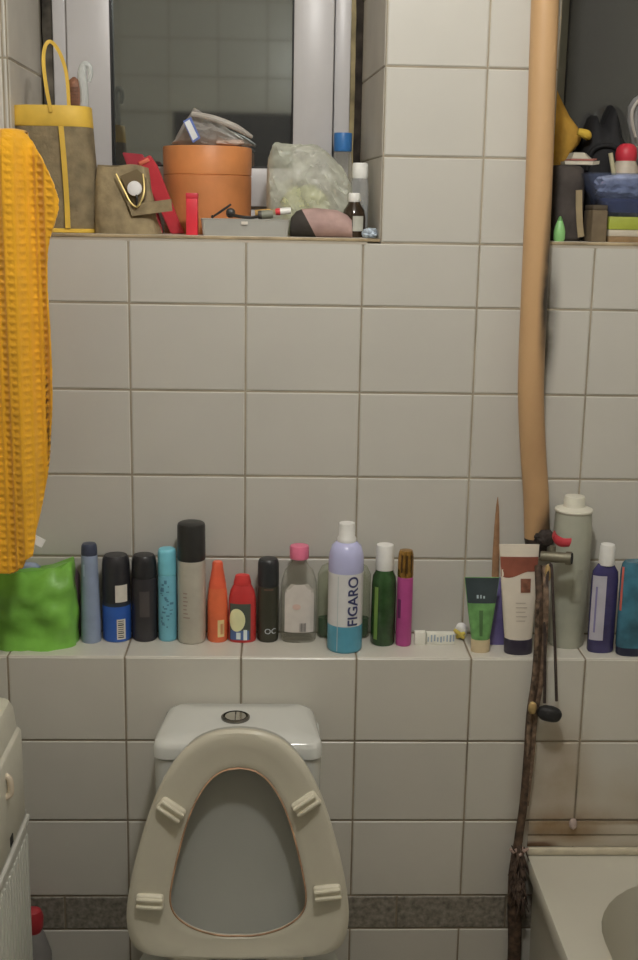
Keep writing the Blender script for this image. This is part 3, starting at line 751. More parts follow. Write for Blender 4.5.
# 9 clear pink-capped bottle
cx, cy, r, h = stand(280.3, 317.3, 643.5, 544, 0.6)
t = thing('clear_bottle', 'clear rounded bottle with a pink cap and white back label', 'bottle', (cx, cy, LZ))
ph = lambda y: fr(h, 643.5, 544, y)
bm = B(); lathe(bm, [(r*0.88, 0), (r*0.97, 0.004), (r, 0.012), (r, ph(590)), (r*0.95, ph(580)), (r*0.78, ph(570)), (r*0.5, ph(564)), (r*0.42, ph(561)), (r*0.42, ph(556))], 36, sy=0.6, p=2.4)
obj('body', bm, clear('clear_bottle_plastic', (0.55, 0.54, 0.45), 0.16, 0.06), t)
bm = B(); rings = []
for rr, z in [(0.50, ph(557.5)), (0.52, ph(556)), (0.52, ph(546.5)), (0.48, ph(544.5)), (0.2, h)]:
    rings.append([((rr+0.012*(i % 2))*r*math.cos(2*PI*i/48), (rr+0.012*(i % 2))*r*math.sin(2*PI*i/48), z) for i in range(48)])
loft(bm, rings); obj('cap', bm, mat('pink_cap_plastic', P(225, 90, 120), 0.35), t)
bm = B(); patch(bm, r, -0.80, 0.88, ph(632), ph(582), sy=0.6, p=2.4, n=14, m=8); 
for v in bm.verts:                                  # rounded top of the label
    zt_ = ph(582); zz = v.co.z
    if zz > ph(592):
        k = (zz-ph(592))/(zt_-ph(592)); v.co.x = (v.co.x-0.001)*(1-0.42*k*k)+0.001
lb = obj('label', bm, mat('translucent_white_label', P(172, 166, 160), 0.5), t)
bm = B(); barcode(bm, r, 0.05, 0.42, ph(631), ph(622), 7, sy=0.62, off=0.0012); obj('barcode', bm, mat('grey_print', P(90, 88, 86)), lb)
bm = B(); patch(bm, r, -0.35, 0.1, ph(608), ph(602), sy=0.62, off=0.0010, n=6, shape='oval', m=6); obj('faint_emblem', bm, mat('faint_pink_print', P(175, 150, 140)), lb)
# 10 green liquid bottle behind
cx, cy, r, h = stand(317, 371, 640, 556, 0.3)
cy = -0.022
t = thing('wide_clear_bottle', 'wide clear bottle with dark green liquid at the bottom, behind the lavender one', 'bottle', (cx, cy, LZ))
bm = B(); lathe(bm, [(r*0.92, 0), (r*0.99, 0.004), (r, 0.012), (r, h*0.78), (r*0.85, h*0.88), (r*0.4, h*0.95), (r*0.3, h)], 36, sy=0.30, p=2.6)
obj('body', bm, clear('green_tinted_plastic', (0.46, 0.48, 0.36), 0.10, 0.08, tint=(0.96, 0.98, 0.93)), t)
bm = B(); lathe(bm, [(r*0.86, 0.002), (r*0.94, 0.006), (r*0.95, 0.012), (r*0.95, h*0.24), (r*0.94, h*0.245)], 36, sy=0.27, p=2.6)
obj('liquid', bm, mat('dark_green_liquid', P(24, 62, 34), 0.15), t)
bm = B(); lathe(bm, [(r*0.32, h), (r*0.33, h+0.003), (r*0.33, h+0.02), (r*0.28, h+0.022)], 28, sy=0.6); obj('cap', bm, mat('pale_cap_plastic', P(150, 150, 140)), t)
# 11 FIGARO
cx, cy, r, h = stand(327.3, 364, 654.5, 521)
r *= 0.97
t = thing('shaving_foam_can', 'lavender, white and teal bottle with large upright navy lettering, white cap', 'bottle', (cx, cy+0.0005, LZ))
ph = lambda y: fr(h, 654.5, 521, y)
bm = B(); lathe(bm, [(r, ph(627)), (r, ph(571))], 40); lathe
obj('body', bm, mat('milky_white_plastic', P(176, 176, 176), 0.3, var=0.05), t)
bm = B(); lathe(bm, [(r*0.93, 0), (r*1.0, 0.003), (r*1.006, 0.006), (r*1.006, ph(628)), (r, ph(626))], 40); obj('teal_base', bm, mat('teal_base_band', P(62, 128, 150), 0.3, var=0.1), t)
bm = B(); lathe(bm, [(r*0.99, ph(571.5)), (r*1.005, ph(570)), (r*1.005, ph(560)), (r*0.97, ph(553)), (r*0.84, ph(545)), (r*0.6, ph(541)), (r*0.45, ph(540))], 40)
obj('shoulder', bm, mat('lavender_shoulder', P(150, 152, 186), 0.22, var=0.05), t)
bm = B(); lathe(bm, [(r*0.52, ph(541.5)), (r*0.54, ph(540)), (r*0.54, ph(537)), (r*0.47, ph(535)), (r*0.47, ph(524)), (r*0.44, ph(521.5)), (r*0.1, h)], 32)
obj('cap', bm, mat('white_cap_plastic', P(192, 192, 182), 0.35), t)
obj('lettering', text_bm('FIGARO', 0.0255, wrap(r, 0.42, ph(599), vert=True), bold=0.0005), mat('navy_lettering', P(45, 50, 88), 0.5), t)
bm = B(); patch(bm, r, -0.5, -0.46, ph(652), ph(573), n=1, off=0.0012); obj('seam', bm, mat('pale_seam', P(150, 160, 160)), t)
# 12 green bottle, white cap
cx, cy, r, h = stand(371.3, 396.3, 647, 543)
t = thing('green_bottle', 'dark green liquid soap bottle with a tall white cap', 'bottle', (cx, cy, LZ))
ph = lambda y: fr(h, 647, 543, y)
bm = B(); lathe(bm, [(r*0.9, 0), (r, 0.004), (r, ph(585)), (r*0.93, ph(576)), (r*0.7, ph(570)), (r*0.66, ph(567))], 32)
obj('body', bm, mat('dark_green_gel', P(34, 62, 30), 0.12, var=0.4, scale=40), t)
bm = B(); lathe(bm, [(r*0.72, ph(569)), (r*0.75, ph(567)), (r*0.72, ph(546)), (r*0.68, ph(543.5)), (r*0.2, h)], 28); obj('cap', bm, mat('white_cap_plastic', P(192, 192, 182)), t)
bm = B(); patch(bm, r, -0.9, -0.55, ph(640), ph(585)); obj('edge_light', bm, mat('lime_edge_light', P(95, 125, 50), 0.3), t)  # light in the gel's edge, painted on as a lime strip
# 13 magenta
t, r, h = can('hair_spray_can', 'slim magenta can with a shiny gold cap', (396.6, 412.6), 647, 549, P(146, 52, 112), P(125, 92, 40), 576, dome=0.25, cat='spray can')
for o in t.children:
    if o.name.startswith('cap'): o.data.materials[0] = mat('shiny_gold_cap', P(150, 112, 45), 0.22, 0.8, var=0.5, scale=60)
bm = B()
for a in (-0.7, -0.05, 0.6): patch(bm, r, a, a+0.18, fr(h, 647, 549, 571), fr(h, 647, 549, 553), n=2, off=0.0003)
obj('cap_groove', bm, mat('dark_bronze', P(60, 42, 22), 0.3, 0.5), t)
bm = B(); patch(bm, r, -1.0, -0.55, h*0.3, h*0.5); obj('print', bm, mat('plum_print', P(80, 25, 70)), t)

# papers lying on the ledge
def flat(name, label, cat, px, py0, py1, c, th=0.002, rot=0.0, zo=0.0, mk=None, group=None, curl=0.0):
    a, b = at(px[0], py1, Z=LZ), at(px[1], py1, Z=LZ); yb = max(min(at(px[0], py0, Z=LZ).y, -0.02), a.y+0.008)
    w, d = b.x-a.x, yb-a.y
    t = thing(name, label, cat, ((a.x+b.x)/2, (a.y+yb)/2, LZ+zo), (0, 0, rot), group)
    bm = B(); nx = 8; rings = []
    for i in range(nx+1):
        x = -w/2+w*i/nx; z = curl*abs(2*i/nx-1)**2
        rings.append([(x, -d/2, z), (x, d/2, z+curl*0.5), (x, d/2, z+th+curl*0.5), (x, -d/2, z+th)])
    loft(bm, rings); obj('sheet', bm, c, t)
    return t, w, d
m_paper = mat('white_paper', P(190, 186, 176), 0.7)
def upcard(name, label, cat, x0, x1, y0, y1, Y, c, marks):
    a, b = at(x0, y1, Y=Y), at(x1, y1, Y=Y); h = at(x0, y0, Y=Y).z-LZ; w = b.x-a.x
    t = thing(name, label, cat, ((a.x+b.x)/2, Y, LZ))
    bm = B(); box(bm, -w/2, w/2, -0.006, 0.006, 0, h, 0.0012); obj('carton', bm, c, t)
    bm = B(); rnd = random.Random(len(label))
    for k in range(marks):
        x = -w/2+w*(k+0.35)/marks; ww = w/marks*rnd.uniform(0.3, 0.6)
        box(bm, x, x+ww, -0.0066, -0.0058, h*rnd.uniform(0.2, 0.35), h*rnd.uniform(0.6, 0.88))
    if marks: obj('print', bm, mat('blue_grey_print', P(125, 138, 152), 0.6), t)
    return t
upcard('small_carton', 'small white carton lying right beside the magenta can', 'carton', 414, 425, 631, 643, -0.058, m_paper, 0)
upcard('medicine_strip', 'small white strip printed with blue-grey marks, lying on the ledge', 'medicine strip', 426, 454, 632, 643, -0.056, m_paper, 9)
c = at(459, 640, Z=LZ)
t = thing('cloth_clip', 'yellow plastic clip leaning by the green tube', 'clip', (c.x, c.y, LZ))
bm = B()
for i, (p, q) in enumerate((((-0.010, 0, 0.020), (0.008, 0, 0.004)), ((0.010, 0.004, 0.012), (-0.004, 0.004, 0.004)))):
    p, q = Vector(p), Vector(q); tube(bm, [p, p*0.6+q*0.4+Vector((0, -0.002, 0.001)), q], [0.0030, 0.0042, 0.0036], 8, 4)
obj('clip_jaw', bm, mat('mustard_yellow_plastic', P(178, 160, 60), 0.4), t)
bm = B(); lathe(bm, [(0.003, 0.001), (0.004, 0.003), (0.003, 0.006)], 12, cx=0.006, cy=0.001); obj('clip_spring', bm, mat('dark_spring', P(80, 75, 60), 0.4, 0.6), t)
c = at(461, 641, Y=-0.028)
bm = B(); blob(bm, 0.022, 0.020, 0.028, 2, 0.15, 2, 2.2, 3)
tag(obj('cotton_ball', bm, mat('white_cotton', P(195, 188, 184), 0.95, bump=0.6), loc=(c.x, -0.024, LZ)), 'soft white cotton ball behind the yellow clip', 'cotton')

def cosmetic_tube(name, label, px_top, px_bot, pys, cols, Y, cat='tube'):
    """stands on its cap, crimped edge on top. pys: top, cap line, base; cols: (body, cap, crimp)"""
    yt, yc, yb = pys
    A = at((px_bot[0]+px_bot[1])/2, yb, Y=Y)
    rb = (at(px_bot[1], yb, Y=Y).x-at(px_bot[0], yb, Y=Y).x)/2
    wt = (at(px_top[1], yt, Y=Y).x-at(px_top[0], yt, Y=Y).x)/2
    tc = at((px_top[0]+px_top[1])/2, yt, Y=Y)
    h = tc.z-LZ; hc = h*(yb-yc)/(yb-yt); dx = tc.x-A.x
    t = thing(name, label, cat, (A.x, Y, LZ))
    def ringp(w, dp, z, n=36, p=2.0):
        out = []
        for i in range(n):
            a = 2*PI*i/n; c, s = math.cos(a), math.sin(a); k = (abs(c)**p+abs(s)**p)**(-1/p)
            out.append((dx*z/h+w*k*c, dp*k*s, z))
        return out
    bm = B(); dcap = rb*0.62
    loft(bm, [ringp(rb*0.94, dcap*0.94, 0), ringp(rb, dcap, 0.003), ringp(rb, dcap, hc-0.002), ringp(rb*0.97, dcap*0.95, hc)])
    obj('cap', bm, cols[1], t)
    def wid(z): k = (z-hc)/(h-hc); return rb*0.96+(wt-rb*0.96)*k**0.9, max(0.0016, dcap*0.98*(1-k)**0.75)
    zs = [hc-0.0005+(h-hc)*k for k in (0, 0.02, 0.15, 0.3, 0.45, 0.6, 0.72, 0.82, 0.89, 0.92, 1.0)]
    bm = B(); rings = []
    for z in zs:
        w, dp = wid(max(z, hc)); rings.append(ringp(w, dp, z, p=2.0+1.5*max(0, (z-hc)/(h-hc))))
    loft(bm, rings); obj('body', bm, cols[0], t)
    def front(u0, u1, z0, z1, off=0.0005, n=10, m=6, wave=0.0):
        """label piece on the front of the tube; u in -1..1 across the width"""
        bm = B(); V = []
        for j in range(m+1):
            row = []
            for i in range(n+1):
                u = u0+(u1-u0)*i/n; z = z0+(z1-z0)*j/m + (wave*math.sin(u*2.4)*(1 if j == 0 else 0) if wave else 0)
                w, dp = wid(z); pe = 2.0+1.5*max(0, (z-hc)/(h-hc))
                row.append(bm.verts.new((dx*z/h+u*w, -dp*(max(0, 1-abs(u)**pe))**(1/pe)-off, z)))
            V.append(row)
        for j in range(m):
            for i in range(n): bm.faces.new((V[j][i], V[j][i+1], V[j+1][i+1], V[j+1][i]))
        return bm
    zz = lambda py: h*(yb-py)/(yb-yt)
    return t, front, zz, h
# green tube
t, front, zz, h = cosmetic_tube('cream_tube', 'green and dark teal cream tube standing on its beige cap', (464.5, 499.5), (470.5, 489.5), (577, 640, 653.5),
    (mat('leaf_green_tube', P(82, 128, 70), 0.35, var=0.35, scale=60), mat('beige_cap', P(165, 150, 118), 0.4), None), -0.093)
obj('dark_band', front(-0.97, 0.97, zz(603), zz(577.6)), mat('dark_teal_print', P(46, 56, 60), 0.35, var=0.15), t)
bm = front(-0.35, -0.22, zz(598), zz(594.5), 0.001, 2, 1)
bm2 = [front(-0.12, -0.02, zz(598), zz(594.5), 0.001, 2, 1), front(0.08, 0.2, zz(598), zz(595.5), 0.001, 2, 1)]
o = obj('print', bm, mat('pale_teal_print', P(150, 165, 170)), t)
for b_ in bm2: obj('print', b_, mat('pale_teal_print', P(150, 165, 170)), t)
obj('leaf_print', front(-0.2, 0.1, zz(636), zz(610), 0.0008, 3, 4, 0.0), mat('dark_leaf_print', P(60, 92, 52)), t)
# purple box behind
bm = B(); a, b = at(487, 648, Y=-0.05), at(503.5, 648, Y=-0.05); hh = at(498, 579, Y=-0.05).z-LZ
tag(obj('purple_carton', box(bm, -(b.x-a.x)/2, (b.x-a.x)/2, -0.012, 0.012, 0, hh, 0.001), mat('purple_carton_card', P(88, 80, 128), 0.5, var=0.2), loc=((a.x+b.x)/2, -0.050, LZ)), 'narrow purple carton squeezed between the green tube and the white tube', 'carton')
# pointed wooden stick
Yk = -0.018
a, b = at(494, 640, Y=Yk), at(497.8, 497, Y=Yk-0.0)
st_ = B(); hh = b.z-LZ; dx = at(497.8, 497, Y=Yk).x-at(493, 642, Y=Yk).x
rings = []
for k, w_ in ((0, 0.0065), (0.3, 0.0068), (0.6, 0.0062), (0.8, 0.0046), (0.93, 0.0028), (1.0, 0.0006)):
    rings.append([(dx*k+w_*math.cos(2*PI*i/12), 0.0025*math.sin(2*PI*i/12)*(w_/0.0065), k*hh) for i in range(12)])
tag(obj('wooden_stick', loft(st_, rings), mat('brown_wood_stick', P(125, 92, 62), 0.7, var=0.3, scale=50), loc=(at(493, 642, Y=Yk).x, Yk, LZ)), 'thin pointed brown wooden stick propped upright against the wall', 'stick')
# white tube
t, front, zz, h = cosmetic_tube('hand_cream_tube', 'large white cream tube with brown-red band, standing on its navy cap', (499, 539.5), (503.5, 532), (544, 640, 656),
    (mat('white_tube_plastic', P(180, 172, 158), 0.35, var=0.04), mat('navy_black_cap', P(42, 38, 52), 0.3), None), -0.098)
obj('brown_band', front(-0.985, 0.985, zz(574), zz(556.5), wave=0.006), mat('brown_red_print', P(115, 62, 46), 0.4, var=0.25, scale=40), t)
o = obj('brown_emblem', front(0.05, 0.62, zz(592), zz(578), 0.0009), mat('brown_emblem_print', P(110, 70, 52), var=0.4, scale=90), t)
for k in range(5): obj('print_line', front(-0.25, 0.35+0.1*(k % 2), zz(603+4.5*k), zz(602.2+4.5*k), 0.0008, 4, 1), mat('faint_grey_print', P(150, 140, 126)), t)
# tall white bottle behind the valve
cx, cy, r, h = stand(549.5, 588, 650, 494)
cy = max(cy, -0.090+r)
t = thing('shampoo_bottle', 'tall off-white shampoo bottle with narrow white cap, behind the red-handled valve', 'bottle', (cx+0.002, cy, LZ))
ph = lambda y: fr(h, 650, 494, y)
bm = B(); lathe(bm, [(r*0.88, 0), (r*0.92, 0.004), (r*0.97, ph(600)), (r, ph(560)), (r*0.99, ph(535)), (r*0.95, ph(515)), (r*0.90, ph(509.5))], 40)
obj('body', bm, mat('off_white_bottle', P(136, 138, 124), 0.35, var=0.12, scale=18), t)
bm = B(); lathe(bm, [(r*0.95, ph(510.5)), (r*0.99, ph(509)), (r*0.97, ph(507.5)), (r*0.58, ph(505)), (r*0.55, ph(503)), (r*0.54, ph(496)), (r*0.5, ph(494.5)), (r*0.1, h)], 36)
obj('cap', bm, mat('white_bottle_cap', P(176, 174, 160), 0.35), t)
bm = B(); patch(bm, r, -0.1, 0.45, ph(600), ph(566)); obj('faint_label', bm, mat('faint_grey_label', P(125, 126, 112), var=0.25), t)
# white capped, purple filling
cx, cy, r, h = stand(590, 617, 653.5, 543, 0.55)
t = thing('lotion_bottle', 'flat bottle of dark purple liquid with white cap and white label', 'bottle', (cx, cy, LZ))
ph = lambda y: fr(h, 653.5, 543, y)
bm = B(); lathe(bm, [(r*0.90, 0), (r, 0.004), (r, ph(580)), (r*0.94, ph(571)), (r*0.66, ph(565)), (r*0.55, ph(563))], 36, sy=0.55, p=2.3)
obj('body', bm, mat('dark_purple_liquid', P(48, 44, 84), 0.15, var=0.3, scale=30), t)
bm = B(); lathe(bm, [(r*0.56, ph(564)), (r*0.58, ph(562)), (r*0.56, ph(546)), (r*0.5, ph(543.5)), (r*0.1, h)], 28, cx=0.001); obj('cap', bm, mat('white_cap_plastic', P(192, 192, 182)), t)
bm = B(); patch(bm, r, -1.15, 0.0, ph(640), ph(574), sy=0.55, p=2.3); lb = obj('label', bm, mat('white_bluish_label', P(150, 148, 158)), t)
bm = B(); patch(bm, r, -0.75, -0.6, ph(632), ph(585), sy=0.55, p=2.3, off=0.0009, n=2); obj('print', bm, mat('faint_violet_print', P(105, 100, 140)), lb)
# blue-green tottle
cx, cy, r, h = stand(618, 652, 657, 560, 0.55)
t = thing('gel_bottle', 'blue-green gel bottle cut off by the picture edge, at right end of ledge', 'bottle', (cx, cy, LZ))
ph = lambda y: fr(h, 657, 560, y)
bm = B(); lathe(bm, [(r*0.88, 0), (r*0.94, 0.003), (r*0.95, 0.014), (r, 0.018), (r, ph(570)), (r*0.93, ph(563)), (r*0.8, h)], 36, sy=0.55, p=2.5)
obj('body', bm, mat('teal_blue_gel', P(44, 92, 110), 0.2, var=0.5, scale=25), t)
bm = B(); lathe(bm, [(r*0.90, 0.0), (r*0.955, 0.002), (r*0.962, 0.015), (r*0.95, 0.017)], 36, sy=0.553, p=2.5); obj('cap', bm, mat('dark_navy_cap', P(28, 32, 52), 0.3), t)
bm = B(); patch(bm, r, -1.25, -1.0, ph(610), ph(565), sy=0.55, p=2.5, n=3); obj('orange_stripe', bm, mat('orange_red_print', P(175, 80, 62)), t)

# ------------------------------------------------------------------ towel on its rail
RX1 = -0.172
rl = thing('towel_rail', 'short metal towel rail on the left wall, under the orange towel', 'towel rail', (XL, -0.190, 1.713))
bm = B(); tube(bm, [(0.004, 0, 0), (RX1-XL, 0, 0)], 0.008, 12, 2); obj('rail', bm, mat('dull_steel', (0.5, 0.5, 0.48)), rl)
bm = B(); box(bm, 0.001, 0.008, -0.03, 0.03, -0.03, 0.03, 0.004); obj('wall_plate', bm, mat('dull_steel', (0.5, 0.5, 0.48)), rl)
TYF = -0.222
edge_px = [(130, 20), (136, 30), (150, 45), (165, 54), (180, 58.5), (195, 58.5), (215, 55), (240, 50), (270, 47), (300, 47), (330, 49), (370, 52), (410, 53.5), (450, 52.5), (485, 50), (510, 44), (540, 38), (575, 34)]
def edge_x(py):
    for (a, xa), (b, xb) in zip(edge_px, edge_px[1:]):
        if a <= py <= b: return xa+(xb-xa)*(py-a)/(b-a)
    return edge_px[0][1] if py < 130 else edge_px[-1][1]
def top_py(px): return 130 if px < 15 else 130+0.0165*(px-15)**2.05*0.75
def bot_py(px):
    K = [(0, 573), (6, 571), (10, 567), (14, 566), (18, 557), (24, 554), (31, 550), (37, 545), (41, 536), (44, 514), (50, 495), (60, 480)]
    for (a, ya), (b, yb) in zip(K, K[1:]):
        if a <= px <= b: return ya+(yb-ya)*(px-a)/(b-a)
    return 573 if px < 0 else 480
m_towel = mat('orange_yellow_waffle_cotton', (0.80, 0.40, 0.014), 0.95, var=0.10, scale=40, bump=0.5, bscale=300, sheen=0.3)
NS, NT = 190, 330
bm = B(); V = []
zrow = lambda px, py: at(px, py, Y=TYF)
XLt = -0.44
for j in range(NT+1):
    tt = j/NT; row = []
    for i in range(NS+1):
        s = i/NS
        py = 130+(570-130)*tt
        xe = at(edge_x(py), py, Y=TYF).x
        # non-uniform: dense on the visible right hand side
        x = XLt+(xe-XLt)*(s**0.8)
        pxr = (x-zrow(0, 300).x)/(zrow(60, 300).x-zrow(0, 300).x)*60
        zt0 = zrow(max(0, pxr), top_py(max(0, min(60, pxr)))).z; zb0 = zrow(max(0, pxr), bot_py(max(0, min(60, pxr)))).z
        z = zt0+(zb0-zt0)*tt
        y = TYF+0.010*math.sin(x*62+z*1.3)+0.006*math.sin(x*120+2*z)
        y += 0.020*max(0, 1-tt*22)**2                                    # rolls over the rail
        cu = abs(math.sin(PI*(x-XLt)/0.0150)); cv = abs(math.sin(PI*z/0.0118))
        ridge = max((1-cu)**1.3, 0.75*(1-cv)**1.6)
        y += -0.0042*ridge
        row.append(bm.verts.new((x, y, z)))
    V.append(row)
for j in range(NT):
    for i in range(NS): bm.faces.new((V[j][i], V[j][i+1], V[j+1][i+1], V[j+1][i]))
# back flap over the rail
Bk = [V[0]]
for k in range(1, 14):
    row = []
    for i in range(NS+1):
        v = V[0][i].co; a = min(1, k/4)
        row.append(bm.verts.new((v.x, v.y+0.042*math.sin(a*PI/2), v.z+0.003*math.sin(a*PI)-max(0, k-2)*0.03)))
    Bk.append(row)
for a, b in zip(Bk, Bk[1:]):
    for i in range(NS): bm.faces.new((b[i], b[i+1], a[i+1], a[i]))
tw = thing('towel', 'mustard orange waffle towel hanging at the left edge', 'towel', (-0.25, TYF, 1.70))
for v in bm.verts: v.co -= Vector((-0.25, TYF, 1.70))
o = obj('towel_cloth', bm, m_towel, tw, sharp=180)
sm = o.modifiers.new('thickness', 'SOLIDIFY'); sm.thickness = 0.003; sm.offset = 0
bm = B(); c = at(38, 541, Y=TYF-0.006)-Vector((-0.25, TYF, 1.70))
box(bm, -0.010, 0.010, -0.0007, 0.0007, -0.007, 0.007, M=Matrix.Translation(c) @ Matrix.Rotation(0.5, 4, 'Y'))
obj('care_tag', bm, mat('white_cloth_tag', P(190, 190, 185), 0.8), tw)

# ------------------------------------------------------------------ cabinet and basket at left
CXR = -0.1435; CZT = at(28, 806, Y=-0.262).z
cb = thing('side_cabinet', 'low white ribbed cabinet at the lower left corner', 'cabinet', (CXR-0.22, -0.512, 0))
m_cab = mat('white_cabinet_enamel', (0.60, 0.60, 0.54), 0.35, var=0.05, scale=6)
bm = B(); box(bm, -0.215, 0.216, -0.245, 0.245, 0.02, CZT-0.024, 0.008)
for k in range(26):
    y = -0.225+k*0.018; box(bm, 0.214, 0.2185, y, y+0.009, 0.05, CZT-0.04, 0.002)
obj('carcass', bm, m_cab, cb)
bm = B(); box(bm, -0.220, 0.220, -0.25, 0.25, CZT-0.023, CZT-0.012, 0.004); box(bm, -0.214, 0.2155, -0.245, 0.245, CZT-0.012, CZT, 0.004)
obj('top_panel', bm, mat('white_cabinet_top', (0.66, 0.66, 0.60), 0.3), cb)
for (x, y) in ((-0.18, -0.2), (0.18, -0.2), (-0.18, 0.2), (0.18, 0.2)):
    bm = B(); lathe(bm, [(0.018, 0), (0.022, 0.021)], 16, cx=x, cy=y); obj('foot', bm, mat('grey_foot', P(90, 88, 82)), cb)
bw, bd, bh = 0.203, 0.225, at(9, 690, Y=-0.285).z-CZT
bk = thing('laundry_basket', 'off-white plastic basket with rounded top standing on the low cabinet', 'basket', (CXR-0.001-bw, -0.512, CZT))
m_bas = mat('off_white_basket_plastic', (0.64, 0.62, 0.52), 0.4, var=0.05)
bm = B()
rg = [rrect(bw-0.002, bd-0.002, 0, 0.012, 0.0, 6), rrect(bw, bd, 0, 0.012, 0.006, 6), rrect(bw-0.001, bd, 0, 0.012, bh*0.70, 6), rrect(bw-0.003, bd-0.002, 0, 0.012, bh*0.72, 6), rrect(bw-0.007, bd-0.004, 0, 0.012, bh*0.735, 6), rrect(bw-0.010, bd-0.007, 0, 0.014, bh*0.90, 6), rrect(bw-0.014, bd-0.012, 0, 0.018, bh*0.965, 6), rrect(bw-0.024, bd-0.022, 0, 0.018, bh*0.995, 6), rrect(bw-0.08, bd-0.07, 0, 0.012, bh, 6)]
loft(bm, rg); obj('basket_body', bm, m_bas, bk)
bm = B(); tube(bm, [(bw-0.003, 0.098, bh*0.44), (bw+0.005, 0.10, bh*0.47), (bw+0.005, 0.10, bh*0.57), (bw-0.003, 0.102, bh*0.60)], 0.005, 10); obj('handle', bm, mat('cream_handle', (0.70, 0.60, 0.46), 0.4), bk)
for y in (0.115, 0.015, -0.085):
    bm = B(); box(bm, bw-0.004, bw+0.0012, y-0.009, y+0.009, 0.006, 0.022, 0.001)
    obj('vent_slot', bm, mat('black_slot', (0.012, 0.012, 0.012), 0.9), bk)
# red topped bottle tucked between cabinet and wall
c = at(37, 920, Y=-0.165); 
rb_ = thing('cleaner_bottle', 'red-topped bottle tucked on the floor behind the white cabinet', 'bottle', (c.x-0.006, -0.168, 0))
ht = at(37, 907, Y=-0.165).z
bm = B(); lathe(bm, [(0.026, 0), (0.030, 0.006), (0.030, ht-0.09), (0.020, ht-0.055), (0.016, ht-0.045)], 24); obj('body', bm, mat('white_bottle_plastic', P(105, 103, 100), 0.5), rb_)
bm = B(); lathe(bm, [(0.014, ht-0.0455), (0.0175, ht-0.036), (0.0180, ht-0.016), (0.014, ht-0.005), (0.006, ht)], 24); obj('cap', bm, mat('dark_red_cap', P(140, 28, 36), 0.4), rb_)

# ------------------------------------------------------------------ things on the first window sill
def sill(x0, x1, y0, y1, Y):
    """centre x, width, height on the sill at depth Y (heights from pixel top)"""
    a, b = at(x0, (y0+y1)/2, Y=Y), at(x1, (y0+y1)/2, Y=Y)
    return (a.x+b.x)/2, b.x-a.x, at((x0+x1)/2, y0, Y=Y).z-SILL
KG = 1.5
# tote bag
Yq = 0.060
cx, w, h = sill(17, 97, 107, 232, Yq)
tb = thing('tote_bag', 'olive taupe woven bag with yellow rim, strap and loop handle', 'bag', (cx, Yq, SILL))
m_weave = mat('olive_taupe_weave', P(112, 100, 74, KG), 0.9, var=0.35, scale=35, bump=0.8, bscale=200)
m_yel = mat('yellow_bag_leather', P(190, 155, 30, KG), 0.6, var=0.22, scale=14)
def bagring(hw, hd, z, n=32, p=3.0, cx=0, wob=0.0, seed=0):
    out = []
    for i in range(n):
        a = 2*PI*i/n; c, s = math.cos(a), math.sin(a); k = (abs(c)**p+abs(s)**p)**(-1/p)
        q = 1+wob*noise.noise(Vector((c*2+seed, s*2, z*25)))
        out.append((cx+hw*k*c*q, hd*k*s*q, z))
    return out
hb = at(55, 127, Y=Yq).z-SILL
bm = B(); xs = lambda px, py: at(px, py, Y=Yq).x-cx
loft(bm, [bagring(w*0.47, 0.038, 0.0), bagring(w*0.50, 0.042, 0.006), bagring(w*0.51, 0.044, h*0.15, cx=0.003, wob=0.04), bagring(w*0.50, 0.044, h*0.3, cx=0.003, wob=0.07, seed=2), bagring(w*0.49, 0.043, h*0.45, cx=0.001, wob=0.07, seed=4), bagring(w*0.485, 0.042, h*0.6, cx=-0.001, wob=0.06), bagring(w*0.48, 0.042, hb, cx=-0.003)], cap1=True)
obj('bag_body', bm, m_weave, tb, sharp=60)
bm = B(); loft(bm, [bagring(w*0.482, 0.0425, hb-0.001, cx=-0.003), bagring(w*0.49, 0.0435, hb+0.001, cx=-0.004), bagring(w*0.475, 0.043, h-0.001, cx=-0.004), bagring(w*0.470, 0.0425, h, cx=-0.004), bagring(w*0.45, 0.040, h-0.002, cx=-0.004), bagring(w*0.45, 0.040, hb+0.003, cx=-0.004)])
obj('rim_band', bm, m_yel, tb)
bm = B(); loft(bm, [bagring(w*0.475, 0.0385, -0.0), bagring(w*0.515, 0.0435, 0.001), bagring(w*0.52, 0.044, 0.006), bagring(w*0.50, 0.042, 0.0075)]); obj('base_piping', bm, m_yel, tb)
bm = B()
def strip(bm, pts, w, th=0.002):
    S = smooth_path(pts, 6); rings = []
    for i, p in enumerate(S):
        tdir = (S[min(i+1, len(S)-1)]-S[max(0, i-1)]).normalized(); sd = tdir.cross(Vector((0, 1, 0))).normalized(); nn = Vector((0, 1, 0))
        rings.append([p-sd*w/2-nn*th/2, p+sd*w/2-nn*th/2, p+sd*w/2+nn*th/2, p-sd*w/2+nn*th/2])
    return loft(bm, rings)
q = lambda px, py, Y: at(px, py, Y=Y)-tb.location
strip(bm, [q(61, 126, Yq-0.046), q(64, 160, Yq-0.0475), q(66.5, 195, Yq-0.048), q(68, 228, Yq-0.046)], 0.0085)
obj('front_strap', bm, m_yel, tb)
bm = B()
strip(bm, [q(51, 112, Yq-0.045), q(46, 85, Yq-0.043), q(43.5, 62, Yq-0.035), q(45, 47, Yq-0.026), q(50, 41.5, Yq-0.02), q(57, 48, Yq-0.015), q(63, 61, Yq-0.012), q(67, 78, Yq-0.010), q(69, 108, Yq-0.008)], 0.0058, 0.0025)
obj('loop_handle', bm, m_yel, tb)
